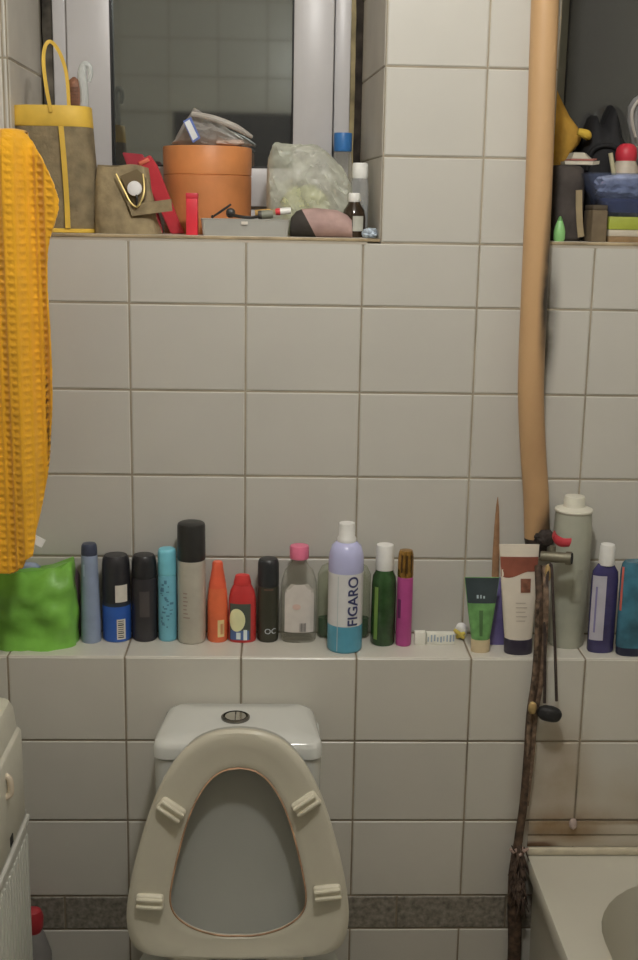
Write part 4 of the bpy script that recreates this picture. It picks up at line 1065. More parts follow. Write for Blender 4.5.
# hairbrush and hook in the bag
c = at(75, 118, Y=Yq+0.012)
hbq = thing('hair_brush', 'brown oval hairbrush head poking out of the tote bag', 'hairbrush', c)
bm = B(); e = at(75, 77, Y=Yq+0.012).z-c.z
lathe(bm, [(0.004, -0.05), (0.0055, 0.0), (0.0095, e*0.15), (0.0125, e*0.4), (0.0125, e*0.7), (0.0085, e*0.92), (0.002, e)], 20, sy=0.55)
obj('brush_head', bm, mat('brown_brush_wood', P(112, 72, 48, KG), 0.6, var=0.3, bump=0.5, bscale=200), hbq)
bm = B()
for i in range(7):
    for j in range(5):
        x = (j-2)*0.0035; z = e*(0.25+i*0.08); tube(bm, [(x, -0.004, z), (x, -0.0105, z)], 0.0006, 5, 1)
obj('bristles', bm, mat('dark_bristle', P(60, 40, 30, KG), 0.7), hbq)
c = at(85, 118, Y=Yq+0.014)
bm = B(); qq = lambda px, py: at(px, py, Y=Yq+0.014)-c
tube(bm, [qq(84, 128), qq(84, 108), qq(83.5, 90), qq(82, 74), qq(84, 65), qq(89, 66), qq(90.5, 74), qq(89, 82)], [0.0085, 0.0085, 0.0082, 0.0076, 0.006, 0.005, 0.0045, 0.003], 12)
tag(obj('plastic_hook', bm, clear('milky_clear_plastic', (0.72, 0.76, 0.74), 0.5, 0.15), loc=c), 'milky clear curved plastic hook sticking out of the tote bag', 'hook')

# cosmetic pouch
Yq = 0.040
cx, w, h = sill(93, 158, 166, 232.5, Yq)
po = thing('cosmetic_pouch', 'small open khaki pouch with gold zip, white disc inside', 'pouch', (cx, Yq, SILL))
m_po = mat('khaki_pouch_fabric', P(124, 110, 80, KG), 0.85, var=0.35, scale=40, bump=0.7, bscale=120)
q = lambda px, py, Y=Yq: at(px, py, Y=Y)-po.location
bm = B()
rings = []
for k in range(15):
    wv = k/14; z = wv*h
    x0 = q(93+4*wv**1.5+3*(1-wv)**6, 232.5-66*wv).x; x1 = q(161-14*wv**0.9, 232.5-66*wv).x
    dp = 0.034*(1-0.62*wv**1.6)
    rings.append([(p[0]+(x0+x1)/2, p[1]+0.006*wv, z+0.003*math.sin(p[0]*90)*wv**4) for p in bagring((x1-x0)/2, dp, z, 36, 2.6, wob=0.10, seed=9)])
loft(bm, rings); body = obj('pouch_body', bm, m_po, po, sharp=60)
# front flap hanging down to the right
bm = B()
fl = [q(128, 205, Yq-0.036), q(171, 199, Yq-0.034), q(172, 211, Yq-0.034), q(132, 216, Yq-0.036)]
bk4 = [p+Vector((0, 0.010, 0)) for p in fl]
loft(bm, [fl, [p+Vector((0, -0.002, 0)) for p in fl], ] if False else [fl, bk4]); obj('flap', bm, m_po, po)
bm = B()
vv = [q(120, 176, Yq-0.026), q(137, 169, Yq-0.018), q(146, 178, Yq-0.024), q(146, 196, Yq-0.031), q(138, 208, Yq-0.036), q(131, 198, Yq-0.034)]
vb = [p+Vector((0, 0.006, 0)) for p in vv]
loft(bm, [vv, vb]); obj('lining', bm, mat('dark_pouch_lining', P(92, 78, 52, KG), 0.9), po)
bm = B()
tube(bm, [q(116, 174, Yq-0.026), q(124, 190, Yq-0.034), q(131, 203, Yq-0.040), q(138, 206, Yq-0.041), q(144, 192, Yq-0.036), q(143, 174, Yq-0.024)], 0.0016, 8); obj('gold_zip', bm, mat('gold_zip_metal', P(205, 180, 110, KG), 0.3, 0.6), po)
bm = B(); c = q(134.5, 188.5, Yq-0.038); Mx = Matrix.Translation(c) @ Matrix.Rotation(PI/2, 4, 'X')
lathe(bm, [(0.011, -0.002), (0.0125, 0), (0.0115, 0.003), (0.004, 0.0045)], 28)
for v in bm.verts: v.co = Mx @ v.co
obj('white_disc', bm, mat('white_disc_plastic', P(215, 208, 200, KG), 0.4), po)
bm = B(); tube(bm, [q(136, 195, Yq-0.0425), q(137, 199, Yq-0.0435), q(136.5, 205, Yq-0.0435)], [0.002, 0.0022, 0.0016], 8); obj('zip_pull', bm, mat('black_zip_pull', (0.012, 0.012, 0.012), 0.5), po)

# red slabs
m_red = mat('glossy_red_card', P(172, 34, 46, KG), 0.35, var=0.12)
m_redd = mat('shaded_red_card', P(150, 32, 48, KG), 0.4, var=0.12)  # copy of the red with shade put into its colour
def slab(name, label, cat, pts, Y, dpt, m, end=None):
    P3 = [at(x, y, Y=Y) for x, y in pts]; zmin = min(p.z for p in P3); c = sum(P3, Vector())/len(P3); c.z = SILL
    dz = SILL-zmin
    t = thing(name, label, cat, c); bm = B()
    a = [p-c+Vector((0, 0, dz)) for p in P3]; b = [p+Vector((0, dpt, 0)) for p in a]
    loft(bm, [a, b]); bmesh.ops.bevel(bm, geom=list(bm.edges), offset=0.0015, segments=2, affect='EDGES')
    obj('case', bm, m, t)
    return t, a
t, a = slab('red_case', 'long red slim case leaning diagonally beside the wooden box', 'case', [(137, 159), (150, 152.5), (157, 163), (184, 231.5), (171, 231.5)], 0.098, 0.014, m_red)
bm = B(); box(bm, -0.0125, 0.006, -0.003, 0.001, -0.005, 0.002, 0.001, M=Matrix.Translation(a[0]*0.45+a[1]*0.55+Vector((0.002, 0, -0.004))) @ Matrix.Rotation(-0.45, 4, 'Y'))
obj('case_end', bm, mat('orange_end_edge', P(190, 90, 60, KG), 0.5), t)  # paler orange piece across the top end
t, a = slab('red_folder', 'dark red flat folder, its corner showing behind the long red case', 'folder', [(122, 151), (143, 153), (148, 168), (163, 232), (152, 232)], 0.120, 0.008, m_redd)
cx, w, h = sill(186.5, 198, 193, 233, 0.03)
t = thing('red_box', 'small upright bright red box in front of the wooden box', 'box', (cx, 0.030, SILL))
bm = B(); box(bm, -w/2, w/2, -0.012, 0.012, 0, h-0.003, 0.001); obj('carton', bm, mat('bright_red_card', P(200, 28, 48, KG), 0.4), t)
bm = B(); box(bm, -w/2-0.0004, w/2+0.0004, -0.0124, 0.0124, h-0.010, h, 0.001); obj('lid_flap', bm, mat('bright_red_flap', P(185, 32, 50, KG), 0.4), t)

# round wooden box
Yq = 0.185; r = (at(252.5, 165, Y=Yq-0.03).x-at(162.5, 165, Y=Yq-0.03).x)/2; cx = (at(252.5, 165, Y=Yq).x+at(162.5, 165, Y=Yq).x)/2
h = at(208, 146, Y=Yq-0.05).z-SILL; hs = at(208, 174.5, Y=Yq-0.07).z-SILL
wb = thing('round_wooden_box', 'round orange-brown wooden box with seamed lid on the window sill', 'box', (cx, Yq, SILL))
m_wood = mat('orange_brown_wood', P(180, 112, 56, KG), 0.5, var=0.14, scale=16, bump=0.2, bscale=50)
bm = B(); lathe(bm, [(r*0.975, 0), (r*0.985, 0.003), (r*0.992, hs-0.0015), (r*0.97, hs)], 48); obj('box_body', bm, m_wood, wb)
bm = B(); lathe(bm, [(r*0.96, hs-0.0005), (r*0.992, hs+0.001), (r, h-0.003), (r*0.985, h), (r*0.2, h)], 48); obj('box_lid', bm, mat('orange_brown_lid_wood', P(186, 116, 56, KG), 0.45, var=0.14, scale=16), wb)
# plastic bag on the box
ZB = SILL+h
c = at(212, 146, Y=Yq-0.02); 
fb = thing('clear_film_bag', 'clumped clear plastic bag lying on the wooden box, white-blue tag', 'bag', (c.x, Yq-0.01, ZB))
w = at(252, 146, Y=Yq).x-at(171, 146, Y=Yq).x; hh = at(195, 113, Y=Yq).z-ZB
bm = B(); bmesh.ops.create_icosphere(bm, subdivisions=4, radius=1)
for v in bm.verts:
    c_ = v.co.copy(); nn = noise.noise(c_*3.0)+0.6*noise.noise(c_*7)
    x = c_.x; prof = max(0.06, 1-0.60*(x+0.45)) if x > -0.45 else max(0.15, 1-1.6*(-0.45-x))
    v.co = Vector((x*w/2*(1+0.04*nn), c_.y*0.055*(1+0.12*nn), max(0, (c_.z*0.62+0.5)*hh*prof*(1+0.16*nn))))
obj('film', bm, clear('crinkled_clear_film', (0.55, 0.52, 0.48), 0.40, 0.25, 0.6, 30), fb, sharp=25)
q = lambda px, py, Y=Yq-0.075: at(px, py, Y=Y)-fb.location
bm = B(); a = [q(183, 121), q(191, 117), q(200.5, 138), q(193, 143)]; loft(bm, [a, [p+Vector((0, 0.0015, 0)) for p in a]]); tg = obj('tag', bm, mat('blue_tag_card', P(78, 100, 165, KG), 0.5), fb)
bm = B(); a = [p+Vector((0, -0.0006, 0)) for p in [q(184.5, 122.5), q(189.5, 119.5), q(198, 137), q(193, 140.5)]]; loft(bm, [a, [p+Vector((0, 0.0004, 0)) for p in a]]); obj('tag_face', bm, mat('white_tag_face', P(195, 200, 215, KG), 0.5), tg)
bm = B(); tube(bm, [q(192, 114, Yq-0.06), q(212, 118, Yq-0.068), q(235, 127, Yq-0.066), q(252, 137, Yq-0.05)], [0.004, 0.0055, 0.006, 0.003], 8); obj('film_fold', bm, clear('white_film_fold', (0.62, 0.58, 0.52), 0.65, 0.3), fb)
bm = B(); blob(bm, 0.05, 0.03, 0.012, 7, 0.3, 3, 2.4, 3)
for v in bm.verts: v.co += Vector((q(228, 142).x, -0.035, 0.001))
obj('wrapped_content', bm, mat('pinkish_beige_content', P(165, 145, 132, KG), 0.7, var=0.3), fb)

# tray
Yq = 0.045
cx, w, h = sill(200.5, 290, 219, 235, Yq-0.03)
tr = thing('shallow_tray', 'shallow grey translucent plastic tray on sill before the wooden box', 'tray', (cx, Yq, SILL))
m_tray = clear('grey_tray_plastic', (0.56, 0.56, 0.52), 0.70, 0.3, 0.15, 15)
bm = B()
loft(bm, [rrect(w/2*0.95, 0.034, 0, 0.008, 0.0, 5), rrect(w/2*0.99, 0.0365, 0, 0.008, h-0.002, 5), rrect(w/2, 0.0375, 0, 0.008, h-0.0015, 5), rrect(w/2, 0.0375, 0, 0.008, h, 5), rrect(w/2*0.975, 0.0345, 0, 0.007, h, 5), rrect(w/2*0.94, 0.032, 0, 0.007, 0.003, 5)])
obj('tray_body', bm, m_tray, tr)
bm = B(); box(bm, -0.0055, 0.0055, -0.0006, 0.0006, -0.0025, 0.0025, M=Matrix.Translation(at(244.5, 223, Y=Yq-0.0384)-tr.location)); obj('sticker', bm, mat('white_sticker', P(175, 170, 160)), tr)
c = at(236, 217.5, Y=Yq)
c.z = SILL+h
hc = thing('hair_clip', 'black hair clip with open arms lying across the grey tray', 'hair clip', c)
q = lambda px, py, dy=0.0: Vector((at(px, py, Y=Yq).x-c.x, dy, max(0.0016, at(px, py, Y=Yq).z-c.z)))
bm = B(); tube(bm, [q(213, 217.5, -0.033), q(222, 211, -0.02), q(231, 204.5, -0.01)], [0.0016, 0.0022, 0.0018], 8); tube(bm, [q(213, 217.5, -0.0335), q(214, 216, -0.032)], [0.0022, 0.003], 8, 2); obj('clip_arm', bm, mat('black_clip_plastic', (0.022, 0.022, 0.02), 0.35), hc)
bm = B(); tube(bm, [q(229, 214, -0.022), q(240, 216.5, -0.030), q(252, 217.5, -0.033), q(260, 216, -0.034)], [0.003, 0.0028, 0.0024, 0.0026], 8); obj('clip_arm', bm, mat('black_clip_plastic', (0.02, .02, .02)), hc)
bm = B(); blob(bm, 0.015, 0.012, 0.016, 1, 0.15, 2, 2.5, 3)
for v in bm.verts: v.co += q(231, 217, -0.015)-Vector((0, 0, 0.0012))
obj('clip_hinge', bm, mat('dark_grey_clip', (0.05, 0.05, 0.045), 0.4), hc)
# small things in the tray
def tube_on(name, label, cat, p0, p1, Y, r, m, capm=None, capfrac=0.25, zmin=None):
    a, b = at(*p0, Y=Y), at(*p1, Y=Y); c = a*0.5+b*0.5
    t = thing(name, label, cat, c); bm = B(); A, Bv = a-c, b-c; s = A+(Bv-A)*(capfrac if capm else 0)
    tube(bm, [s, Bv*0.6+s*0.4, Bv], [r, r, r*0.85], 14, 2); obj('body', bm, m, t)
    if capm:
        bm = B(); tube(bm, [A, s*0.5+A*0.5, s], [r*0.9, r, r], 14, 2); obj('cap', bm, capm, t)
    return t
zz0 = SILL+0.003
Yt = 0.055
tube_on('yellow_lip_balm', 'small yellow-orange stick lying at the back of the tray', 'lip balm', (255, 213), (277, 211.5), Yt+0.022, 0.0055, mat('yellow_stick', P(190, 150, 70, KG), 0.5), mat('yellow_stick_cap', P(165, 128, 64, KG), 0.5))
tube_on('small_lipstick', 'small white lipstick with a red end resting at the tray\'s right end', 'lipstick', (275.5, 212), (291, 210.5), 0.018, 0.006, mat('white_lipstick_case', P(205, 200, 195, KG), 0.4), mat('red_lipstick_end', P(190, 40, 48, KG), 0.4), 0.3)
tube_on('grey_compact', 'small grey-green tube in the tray beside the black clip', 'tube', (258, 215), (273, 214), 0.030, 0.0075, mat('grey_green_tube', P(118, 120, 106, KG), 0.5), mat('dark_tube_end', P(70, 66, 60, KG)), 0.25)

# green-white crumpled bag
Yq = 0.10
cx, w, h = sill(268, 352, 147, 236, Yq)
gb2 = thing('crumpled_bag', 'crumpled pale green translucent plastic bag on the window sill', 'bag', (cx, Yq+0.02, SILL))
bm = B(); bmesh.ops.create_icosphere(bm, subdivisions=5, radius=1)
for v in bm.verts:
    c_ = v.co.copy(); p = 4.5; k = (abs(c_.x)**p+abs(c_.y)**p+abs(c_.z)**p)**(-1/p); c_ *= k
    n1 = 1-2*abs(noise.noise(c_*2.1+Vector((3, 1, 0)))); n2 = 1-2*abs(noise.noise(c_*4.7)); n3 = noise.noise(c_*11)
    nn = 0.45*n1+0.35*n2+0.2*n3
    x = c_.x
    topk = (1.03-0.05*(x+1)) if x < -0.5 else (1.0 if x < 0.1 else 1-0.36*((x-0.1)/0.9)**1.3)
    topk += 0.05*math.exp(-((x+0.82)/0.12)**2)
    v.co = Vector((x*w/2*(1+0.05*nn), c_.y*0.052*(1+0.28*nn), max(0, (c_.z+1)/2*h*topk*(1+0.05*nn))))
obj('bag_film', bm, clear('pale_green_film', (0.74, 0.76, 0.64), 0.36, 0.30, 0.7, 40), gb2, sharp=40)
bm = B(); blob(bm, w*0.55, 0.06, h*0.55, 6, 0.25, 2.2, 2.6, 4)
for v in bm.verts: v.co += Vector((-0.008, 0.005, 0.001))
obj('bag_contents', bm, mat('yellow_green_contents', P(172, 176, 126, KG), 0.7, var=0.35, scale=45), gb2)
# rolled pouch
Yq = 0.034
c0, c1 = at(290, 224, Y=Yq), at(352, 225, Y=Yq); rr = 0.0215
rp_ = thing('rolled_cloth', 'rolled mauve cloth pouch with a dark end, lying on the sill', 'cloth', ((c0.x+c1.x)/2, Yq, SILL))
L = (c1.x-c0.x)
def rollring(x, rz, ry, n=24, slope=0.0): return [(x+slope*math.sin(2*PI*i/n), ry*math.cos(2*PI*i/n), max(0, 0.0+rz*(1+math.sin(2*PI*i/n)))) for i in range(n)]
bm = B(); loft(bm, [rollring(-L*0.20, 0.0235, 0.026, slope=-0.013), rollring(0, 0.0245, 0.027, slope=-0.008), rollring(L*0.25, 0.023, 0.026), rollring(L*0.42, 0.019, 0.023), rollring(L*0.49, 0.015, 0.018), rollring(L*0.505, 0.008, 0.01)])
obj('cloth_roll', bm, mat('mauve_cloth', P(155, 128, 122, KG), 0.9, var=0.18, scale=30, bump=0.6), rp_)
bm = B(); loft(bm, [rollring(-L*0.50, 0.009, 0.012), rollring(-L*0.485, 0.016, 0.018), rollring(-L*0.40, 0.0215, 0.024), rollring(-L*0.195, 0.0232, 0.0255, slope=-0.013)]); obj('dark_end', bm, mat('charcoal_cloth', P(52, 48, 44, KG), 0.9, var=0.3), rp_)
# bottles at the right end
def sbottle(name, label, px, pyb, pyt, Y, parts, cat='bottle'):
    cx, w, h = sill(px[0], px[1], pyt, pyb, Y); r = w/2
    t = thing(name, label, cat, (cx, Y, SILL))
    H = lambda py: at((px[0]+px[1])/2, py, Y=Y).z-SILL
    for nm, prof, m in parts(r, h, H):
        bm = B(); lathe(bm, prof, 28); obj(nm, bm, m, t)
    return t, r, h, H
sbottle('clear_bottle', 'clear bottle with a wide blue cap behind the crumpled bag', (331, 353), 236, 133, 0.232, lambda r, h, H: [
    ('body', [(r*0.9, 0), (r, 0.004), (r, H(185)), (r*0.85, H(160)), (r*0.75, H(152))], clear('clear_blue_capped_plastic', (0.85, 0.85, 0.80), 0.15, 0.1)),
    ('cap', [(r*0.78, H(151.5)), (r*0.82, H(150)), (r*0.82, H(134.5)), (r*0.78, h), (r*0.2, h)], mat('bright_blue_cap', P(38, 100, 160, KG), 0.4))])
t, r, h, H = sbottle('nail_remover_bottle', 'clear bottle with tall white cap at the right end of the sill', (350.5, 368.5), 236, 163, 0.098, lambda r, h, H: [
    ('body', [(r*0.9, 0), (r, 0.004), (r, H(192)), (r*0.92, H(181)), (r*0.8, H(178))], clear('clear_white_capped_plastic', (0.66, 0.67, 0.66), 0.35, 0.1)),
    ('liquid', [(r*0.9, 0.002), (r*0.93, 0.006), (r*0.93, H(205))], clear('pale_blue_liquid', (0.48, 0.56, 0.60), 0.4, 0.1)),
    ('cap', [(r*0.84, H(178.5)), (r*0.9, H(176)), (r*0.88, H(165)), (r*0.8, h), (r*0.2, h)], mat('white_sill_cap', P(205, 200, 194, KG), 0.4))])
t, r, h, H = sbottle('medicine_bottle', 'dark brown glass bottle with small white cap and label', (342.5, 365.5), 236, 193, 0.056, lambda r, h, H: [
    ('body', [(r*0.9, 0), (r, 0.003), (r, H(217)), (r*0.9, H(210)), (r*0.55, H(204)), (r*0.48, H(201))], mat('dark_brown_glass', P(46, 34, 22, KG), 0.12, var=0.3)),
    ('cap', [(r*0.50, H(202)), (r*0.54, H(201)), (r*0.52, H(194.5)), (r*0.45, h), (r*0.1, h)], mat('white_sill_cap', P(205, 200, 194, KG)))])
bm = B(); patch(bm, r, -0.15, 0.85, H(231), H(216)); obj('label', bm, mat('grey_paper_label', P(160, 160, 148, KG), 0.6), t)
c = at(371, 236, Y=0.03)
bm = B(); blob(bm, 0.024, 0.022, 0.016, 12, 0.45, 3, 2.2, 4)
tag(obj('crumpled_foil', bm, mat('white_blue_foil', P(165, 178, 190, KG), 0.3, 0.2, var=0.6, scale=120), loc=(c.x-0.002, 0.030, SILL), sharp=15), 'little crumpled white-blue foil scrap at the right corner of the sill', 'foil')

# ------------------------------------------------------------------ things on the second sill
KH = 1.45
# charcoal fabric bag
cx, w, h = sill(549, 584, 165, 243, 0.07)
fbg = thing('fabric_bag', 'charcoal fabric bag with beige strap just right of the pipe', 'bag', (cx+0.002, 0.100, SILL))
bm = B(); loft(bm, [bagring(w*0.46, 0.050, 0), bagring(w*0.49, 0.056, 0.006, wob=.05), bagring(w*0.49, 0.056, h*0.4, wob=0.08, seed=3), bagring(w*0.47, 0.052, h*0.75, wob=0.08, seed=5), bagring(w*0.44, 0.045, h*0.95, wob=0.06), bagring(w*0.36, 0.03, h)])
obj('bag_body', bm, mat('charcoal_bag_fabric', P(62, 56, 52, KH), 0.9, var=0.35, scale=30, bump=0.7), fbg, sharp=60)
bm = B(); q = lambda px, py, Y: at(px, py, Y=Y)-fbg.location
strip(bm, [q(579, 190, 0.040), q(579, 205, 0.039), q(579.5, 222, 0.039), q(581, 237, 0.041)], 0.011, 0.003); obj('beige_strap', bm, mat('beige_strap_web', P(140, 124, 92, KH), 0.8), fbg)
# white open packet on the bag
c = at(579, 160, Y=0.095); ZP = SILL+h
pk_ = thing('open_packet', 'flat cream packet with pink-red edge lying on the charcoal bag', 'packet', (c.x, 0.095, ZP))
q = lambda px, py, Y: at(px, py, Y=Y)-pk_.location
z0 = 0.001
bm = B(); a = [(-0.030, -0.025, z0), (0.018, -0.028, z0), (0.034, -0.01, z0+0.002), (0.026, 0.02, z0), (-0.028, 0.018, z0)]
loft(bm, [a, [(x*1.02, y*1.02, z+0.006) for x, y, z in a]]); obj('packet_base', bm, mat('cream_packet_card', P(185, 178, 160, KH), 0.6), pk_)
bm = B(); a = [(-0.020, -0.024, 0.008), (0.020, -0.026, 0.008), (0.030, -0.008, 0.010), (0.02, 0.016, 0.010), (-0.022, 0.016, 0.008)]
loft(bm, [a, [(x, y, z+0.003) for x, y, z in a]]); obj('packet_band', bm, mat('pink_red_packet_edge', P(150, 90, 78, KH), 0.6), pk_)
bm = B(); a = [(-0.018, -0.022, 0.0115), (0.012, -0.02, 0.0115), (0.024, 0.0, 0.0115), (0.012, 0.014, 0.0115), (-0.020, 0.014, 0.0115)]
loft(bm, [a, [(x*0.6-0.003, y*0.8, 0.022) for x, y, z in a]]); obj('packet_top', bm, mat('cream_packet_top', P(170, 165, 148, KH), 0.6), pk_)
# yellow cloth hanging from the frame
yb_ = at(565, 128, Y=0.19)
cl = thing('yellow_cloth_bag', 'mustard yellow cloth bag slumped behind the pipe on second sill', 'bag', (at(562, 200, Y=0.20).x, 0.205, SILL))
bm = B(); q = lambda px, py: at(px, py, Y=0.19)-cl.location
rings = []
for py, x0, x1, dd in ((236, 545, 566, 0.04), (190, 545, 568, 0.045), (154, 546, 572, 0.045), (146, 546, 580, 0.045), (138, 547, 584, 0.045), (130, 547, 580, 0.04), (118, 548, 571, 0.032), (106, 549, 565, 0.024), (94, 550, 560, 0.012), (84, 552, 557, 0.005)):
    a, b = q(x0, py), q(x1, py); z = a.z if py < 236 else 0.0
    rings.append([(max(p[0]+(a.x+b.x)/2, W2[0]+0.004-cl.location.x), p[1]*0.9, z+0.004*math.sin(p[0]*60)) if py < 200 else (max(p[0]+(a.x+b.x)/2, W2[0]+0.004-cl.location.x), p[1]*.9, z) for p in bagring((b.x-a.x)/2, dd, z, 28, 2.4, wob=0.10)])
loft(bm, rings); obj('cloth_body', bm, mat('mustard_cloth', P(170, 128, 24, KH), 0.85, var=0.3, scale=22, bump=0.6), cl, sharp=60)
bm = B(); tube(bm, [q(572, 133)+Vector((0, -0.045, 0)), q(580, 136)+Vector((0, -0.045, 0)), q(583, 139)+Vector((0, -0.04, 0))], [0.006, 0.009, 0.006], 10); obj('bright_fold', bm, mat('bright_yellow_cloth', P(195, 160, 20, KH), 0.8), cl)
# dark bag at the back
cx, w, h = sill(574, 628, 106, 236, 0.20)
dk = thing('dark_bag', 'nearly black lumpy bag at the back of the second sill', 'bag', (cx+0.004, 0.205, SILL))
bm = B(); bmesh.ops.create_icosphere(bm, subdivisions=4, radius=1)
for v in bm.verts:
    c_ = v.co.copy(); p = 3; k = (abs(c_.x)**p+abs(c_.y)**p+abs(c_.z)**p)**(-1/p); c_ *= k
    x = c_.x; prof = 0.80-0.06*x+0.13*math.exp(-((x+0.55)/0.22)**2)+0.22*math.exp(-((x-0.15)/0.25)**2)
    nn = noise.noise(c_*3+Vector((9, 0, 0)))
    v.co = Vector((x*w/2*(1+0.04*nn), c_.y*0.055*(1+0.08*nn), max(0, (c_.z+1)/2*h*prof*(1+0.05*nn))))
obj('bag_body', bm, mat('near_black_fabric', P(22, 22, 24, KH), 0.8, var=0.4, scale=20), dk, sharp=60)
bm = B(); tube(bm, [(-w*0.40, -0.045, h*0.52), (-w*0.34, -0.052, h*0.66), (-w*0.1, -0.055, h*0.70), (w*0.12, -0.054, h*0.66), (w*0.2, -0.05, h*0.5)], 0.0045, 8); obj('bag_handle', bm, mat('near_black_fabric', P(22, 22, 24, KH)), dk)
# boxes at the front right
cx, w, h = sill(604, 660, 217, 246, 0.04)
lb_ = thing('lime_box', 'lime green and white flat box at front of the second sill', 'box', (cx, 0.045, SILL))
zs = at(620, 238, Y=0.0).z-SILL
bm = B(); box(bm, -w/2, w/2, -0.038, 0.04, 0.0, 0.010, 0.001); obj('brown_base', bm, mat('brown_card_base', P(128, 102, 66, KH), 0.7, var=0.3), lb_)
bm = B(); box(bm, -w/2, w/2, -0.037, 0.04, 0.0102, h*0.5, 0.001); obj('white_side', bm, mat('white_card_side', P(170, 162, 145, KH), 0.6), lb_)
bm = B(); box(bm, -w/2-0.0008, w/2+0.0008, -0.0385, 0.041, h*0.5, h, 0.001); obj('lime_lid', bm, mat('lime_green_card', P(140, 150, 34, KH), 0.5, var=0.15), lb_)
cx, w, h = sill(586.5, 603, 205, 244, 0.03)
t = thing('brown_carton', 'small dull brown carton between charcoal bag and lime box', 'carton', (cx+0.002, 0.035, SILL))
bm = B(); box(bm, -w/2*0.92, w/2*0.92, -0.03, 0.03, 0, h*0.86, 0.002); obj('carton_body', bm, mat('dull_brown_card', P(98, 84, 62, KH), 0.8, var=0.3), t)
bm = B(); box(bm, -w/2*0.9, w/2*0.9, -0.0285, 0.0285, h*0.86, h, 0.002); obj('carton_flap', bm, mat('dark_brown_flap', P(72, 62, 48, KH), 0.8), t)
# translucent tub on the lime box
zt_ = SILL + lb_.children[0].dimensions.z*0 + (at(632, 217, Y=0.04).z-SILL)+0.0005
c0 = at(583, 173, Y=0.04); c1 = at(660, 173, Y=0.04); hh = c0.z-zt_; x0 = at(601, 214, Y=0.04).x; x1 = at(660, 214, Y=0.04).x
tc = thing('plastic_tub', 'blue tinted translucent plastic tub standing on the lime box', 'tub', ((x0+x1)/2, 0.045, zt_))
ct = (c0.x+c1.x)/2-(x0+x1)/2
def rr3(hw, hd, cx, r, z): return [(x+cx, y, z) for x, y, _ in rrect(hw, hd, 0, r, z, 5)]
wb_, wt_ = (x1-x0)/2, (c1.x-c0.x)/2
bm = B(); loft(bm, [rr3(wb_*0.96, 0.030, 0, 0.01, 0.0), rr3(wb_, 0.033, 0, 0.01, 0.004), rr3(wt_, 0.043, ct, 0.012, hh), rr3(wt_*0.97, 0.041, ct, 0.012, hh), rr3(wb_*0.95, 0.029, 0, 0.01, 0.006)])
obj('tub_wall', bm, clear('blue_tinted_plastic', (0.22, 0.26, 0.40), 0.16, 0.15, 0.7, 30, tint=(0.86, 0.90, 0.97)), tc)
bm = B(); loft(bm, [rr3(wb_*0.92, 0.027, 0, 0.01, 0.007), rr3(wb_*0.98, 0.031, ct*0.3, 0.01, hh*0.35), rr3(wb_*0.9, 0.028, ct*0.4, 0.01, hh*0.42)]); obj('blue_contents', bm, mat('deep_blue_contents', P(26, 38, 86, KH), 0.4, var=0.5, scale=30), tc)
bm = B(); blob(bm, 0.105, 0.062, hh*0.52, 4, 0.3, 3, 3.5, 4)
for v in bm.verts: v.co += Vector((-0.002, 0.0, hh*0.44))
obj('pale_glare_contents', bm, mat('pale_grey_glare', P(160, 164, 182, KH), 0.5, var=0.5, scale=26), tc)  # white glare at the tub's top is put into this pale lump's colour
# red capped bottle behind the tub
cx, w, h = sill(610, 638, 143, 236, 0.11)
t = thing('red_capped_bottle', 'cream bottle with a round red cap behind the blue tub', 'bottle', (cx+0.002, 0.118, SILL))
r = w/2; H = lambda py: at(625, py, Y=0.11).z-SILL
bm = B(); lathe(bm, [(r*0.9, 0), (r*0.98, 0.004), (r*0.98, H(180)), (r*0.9, H(168)), (r*0.7, H(161))], 28); obj('body', bm, mat('cream_bottle_plastic', P(165, 155, 138, KH), 0.5, var=0.2), t)
bm = B(); lathe(bm, [(r*0.68, H(161.5)), (r*0.75, H(158)), (r*0.76, H(153)), (r*0.68, H(147.5)), (r*0.48, H(144.5)), (r*0.25, H(143.2)), (r*0.05, h)], 28); obj('cap', bm, mat('deep_red_cap', P(178, 28, 48, KH), 0.45), t)
c = at(613, 200, Y=0.10)
bm = B(); a, b = at(617.5, 200, Y=0.092), at(610.5, 153, Y=0.092)
x_ = B(); base_ = Vector((at(622, 232, Y=0.092).x-0.004, 0.093, SILL))
tube(x_, [Vector((0, 0, 0.002)), (a-base_), (b-base_)], [0.003, 0.0045, 0.004], 10)
tag(obj('cream_stick', x_, mat('cream_plastic_stick', P(165, 158, 125, KH), 0.5), loc=base_), 'thin cream stick leaning before the red-capped bottle', 'stick')
# clear plastic hanging shape at the edge
Yq = 0.155
base_ = Vector((at(640, 200, Y=Yq).x+0.018, Yq+0.01, SILL))
cb_ = thing('clear_film_roll', 'large clear plastic film bag at the right picture edge', 'bag', base_)
q = lambda px, py: Vector((at(px, py, Y=Yq).x, Yq+0.01, at(px, py, Y=Yq).z))-base_
bm = B(); rings = []
for py, x0, x1 in ((234, 642, 668), (180, 641, 668), (158, 636, 668), (140, 632, 668), (120, 629, 668), (106, 630, 666), (98, 635, 662), (93, 642, 656)):
    a, b = q(x0, py), q(x1, py); z = 0.0 if py == 234 else a.z
    rings.append([(p[0]+(a.x+b.x)/2, p[1], z) for p in bagring((b.x-a.x)/2, 0.030 if py > 100 else 0.015, z, 28, 2.3, wob=0.10, seed=py)])
loft(bm, rings); obj('film', bm, clear('clear_grey_film', (0.50, 0.50, 0.50), 0.40, 0.2, 0.7, 30), cb_, sharp=40)
bm = B(); tube(bm, [q(636, 100)+Vector((0, -0.031, 0)), q(629.5, 110)+Vector((0, -0.031, 0)), q(628.5, 122)+Vector((0, -0.032, 0)), q(632, 138)+Vector((0, -0.032, 0))], [0.002, 0.003, 0.003, 0.002], 8); obj('film_fold', bm, clear('white_film_fold', (0.6, 0.58, 0.55)), cb_)
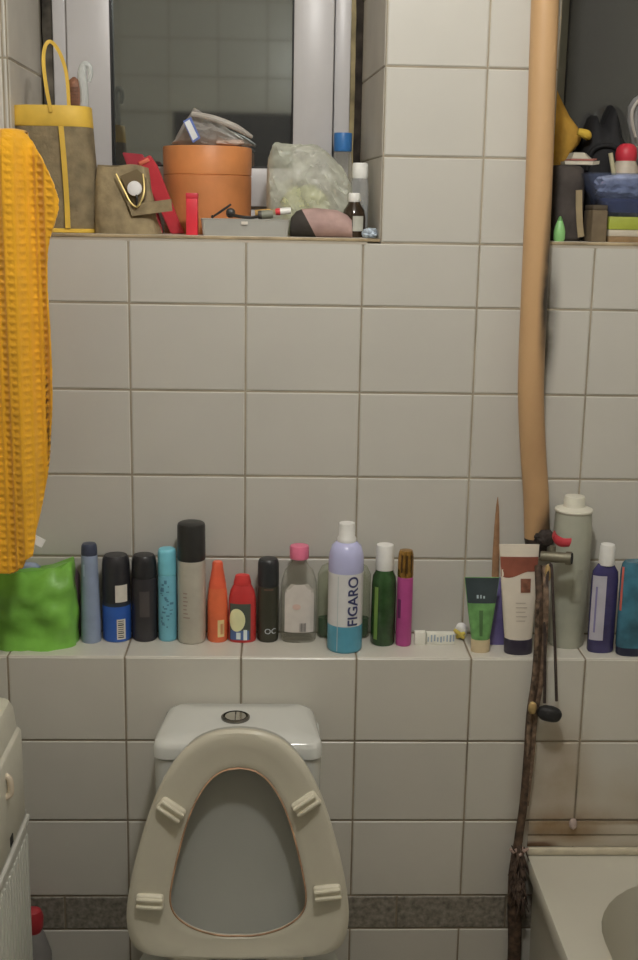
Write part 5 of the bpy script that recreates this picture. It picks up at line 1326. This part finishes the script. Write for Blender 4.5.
# green dropper bottle
c0 = at(559, 243, Y=0.012)
t = thing('green_dropper', 'small light green teardrop bottle at the foot of charcoal bag', 'bottle', (c0.x, 0.014, SILL))
r = (at(565, 235, Y=0.012).x-at(553.5, 235, Y=0.012).x)/2; h = at(558, 216, Y=0.012).z-SILL
bm = B(); lathe(bm, [(r*0.8, 0), (r, 0.004), (r, h*0.38), (r*0.8, h*0.60), (r*0.45, h*0.82)], 24); obj('body', bm, mat('light_green_plastic', P(120, 180, 105, KH), 0.35), t)
bm = B(); lathe(bm, [(r*0.47, h*0.815), (r*0.42, h*0.86), (r*0.2, h*0.97), (r*0.08, h)], 20); obj('tip', bm, mat('darker_green_tip', P(70, 130, 55, KH), 0.4), t)

# ------------------------------------------------------------------ light
lampx, lampy = 0.38, -1.04
lp = thing('ceiling_lamp', 'round white ceiling lamp in the middle of the bathroom ceiling', 'lamp', (lampx, lampy, ZC))
bm = B(); lathe(bm, [(0.15, -0.0215), (0.155, -0.018), (0.155, -0.0005)], 40); obj('lamp_base', bm, m_upvc, lp)
m_em = bpy.data.materials.new('glowing_opal_glass'); m_em.use_nodes = True
b = m_em.node_tree.nodes['Principled BSDF']; b.inputs['Base Color'].default_value = (0.8, 0.78, 0.72, 1); b.inputs['Emission Color'].default_value = (1.0, 0.86, 0.66, 1); b.inputs['Emission Strength'].default_value = 3.0
bm = B(); lathe(bm, [(0.02, -0.085), (0.07, -0.08), (0.115, -0.062), (0.138, -0.04), (0.142, -0.022)], 40); obj('lamp_shade', bm, m_em, lp)
ld = bpy.data.lights.new('lamp_light', 'POINT'); ld.shadow_soft_size = 0.055; ld.energy = 31.0; ld.color = (1.0, 0.98, 0.955)
lo = bpy.data.objects.new('lamp_light', ld); COL.objects.link(lo); lo.location = (lampx, lampy, ZC-0.145)
wd = bpy.data.worlds.new('night'); SC.world = wd; wd.use_nodes = True
wd.node_tree.nodes['Background'].inputs['Color'].default_value = (0.02, 0.02, 0.03, 1); wd.node_tree.nodes['Background'].inputs['Strength'].default_value = 0.2
SC.view_settings.view_transform = 'Standard'; SC.view_settings.look = 'None'; SC.view_settings.exposure = 0.0; SC.view_settings.gamma = 1.0
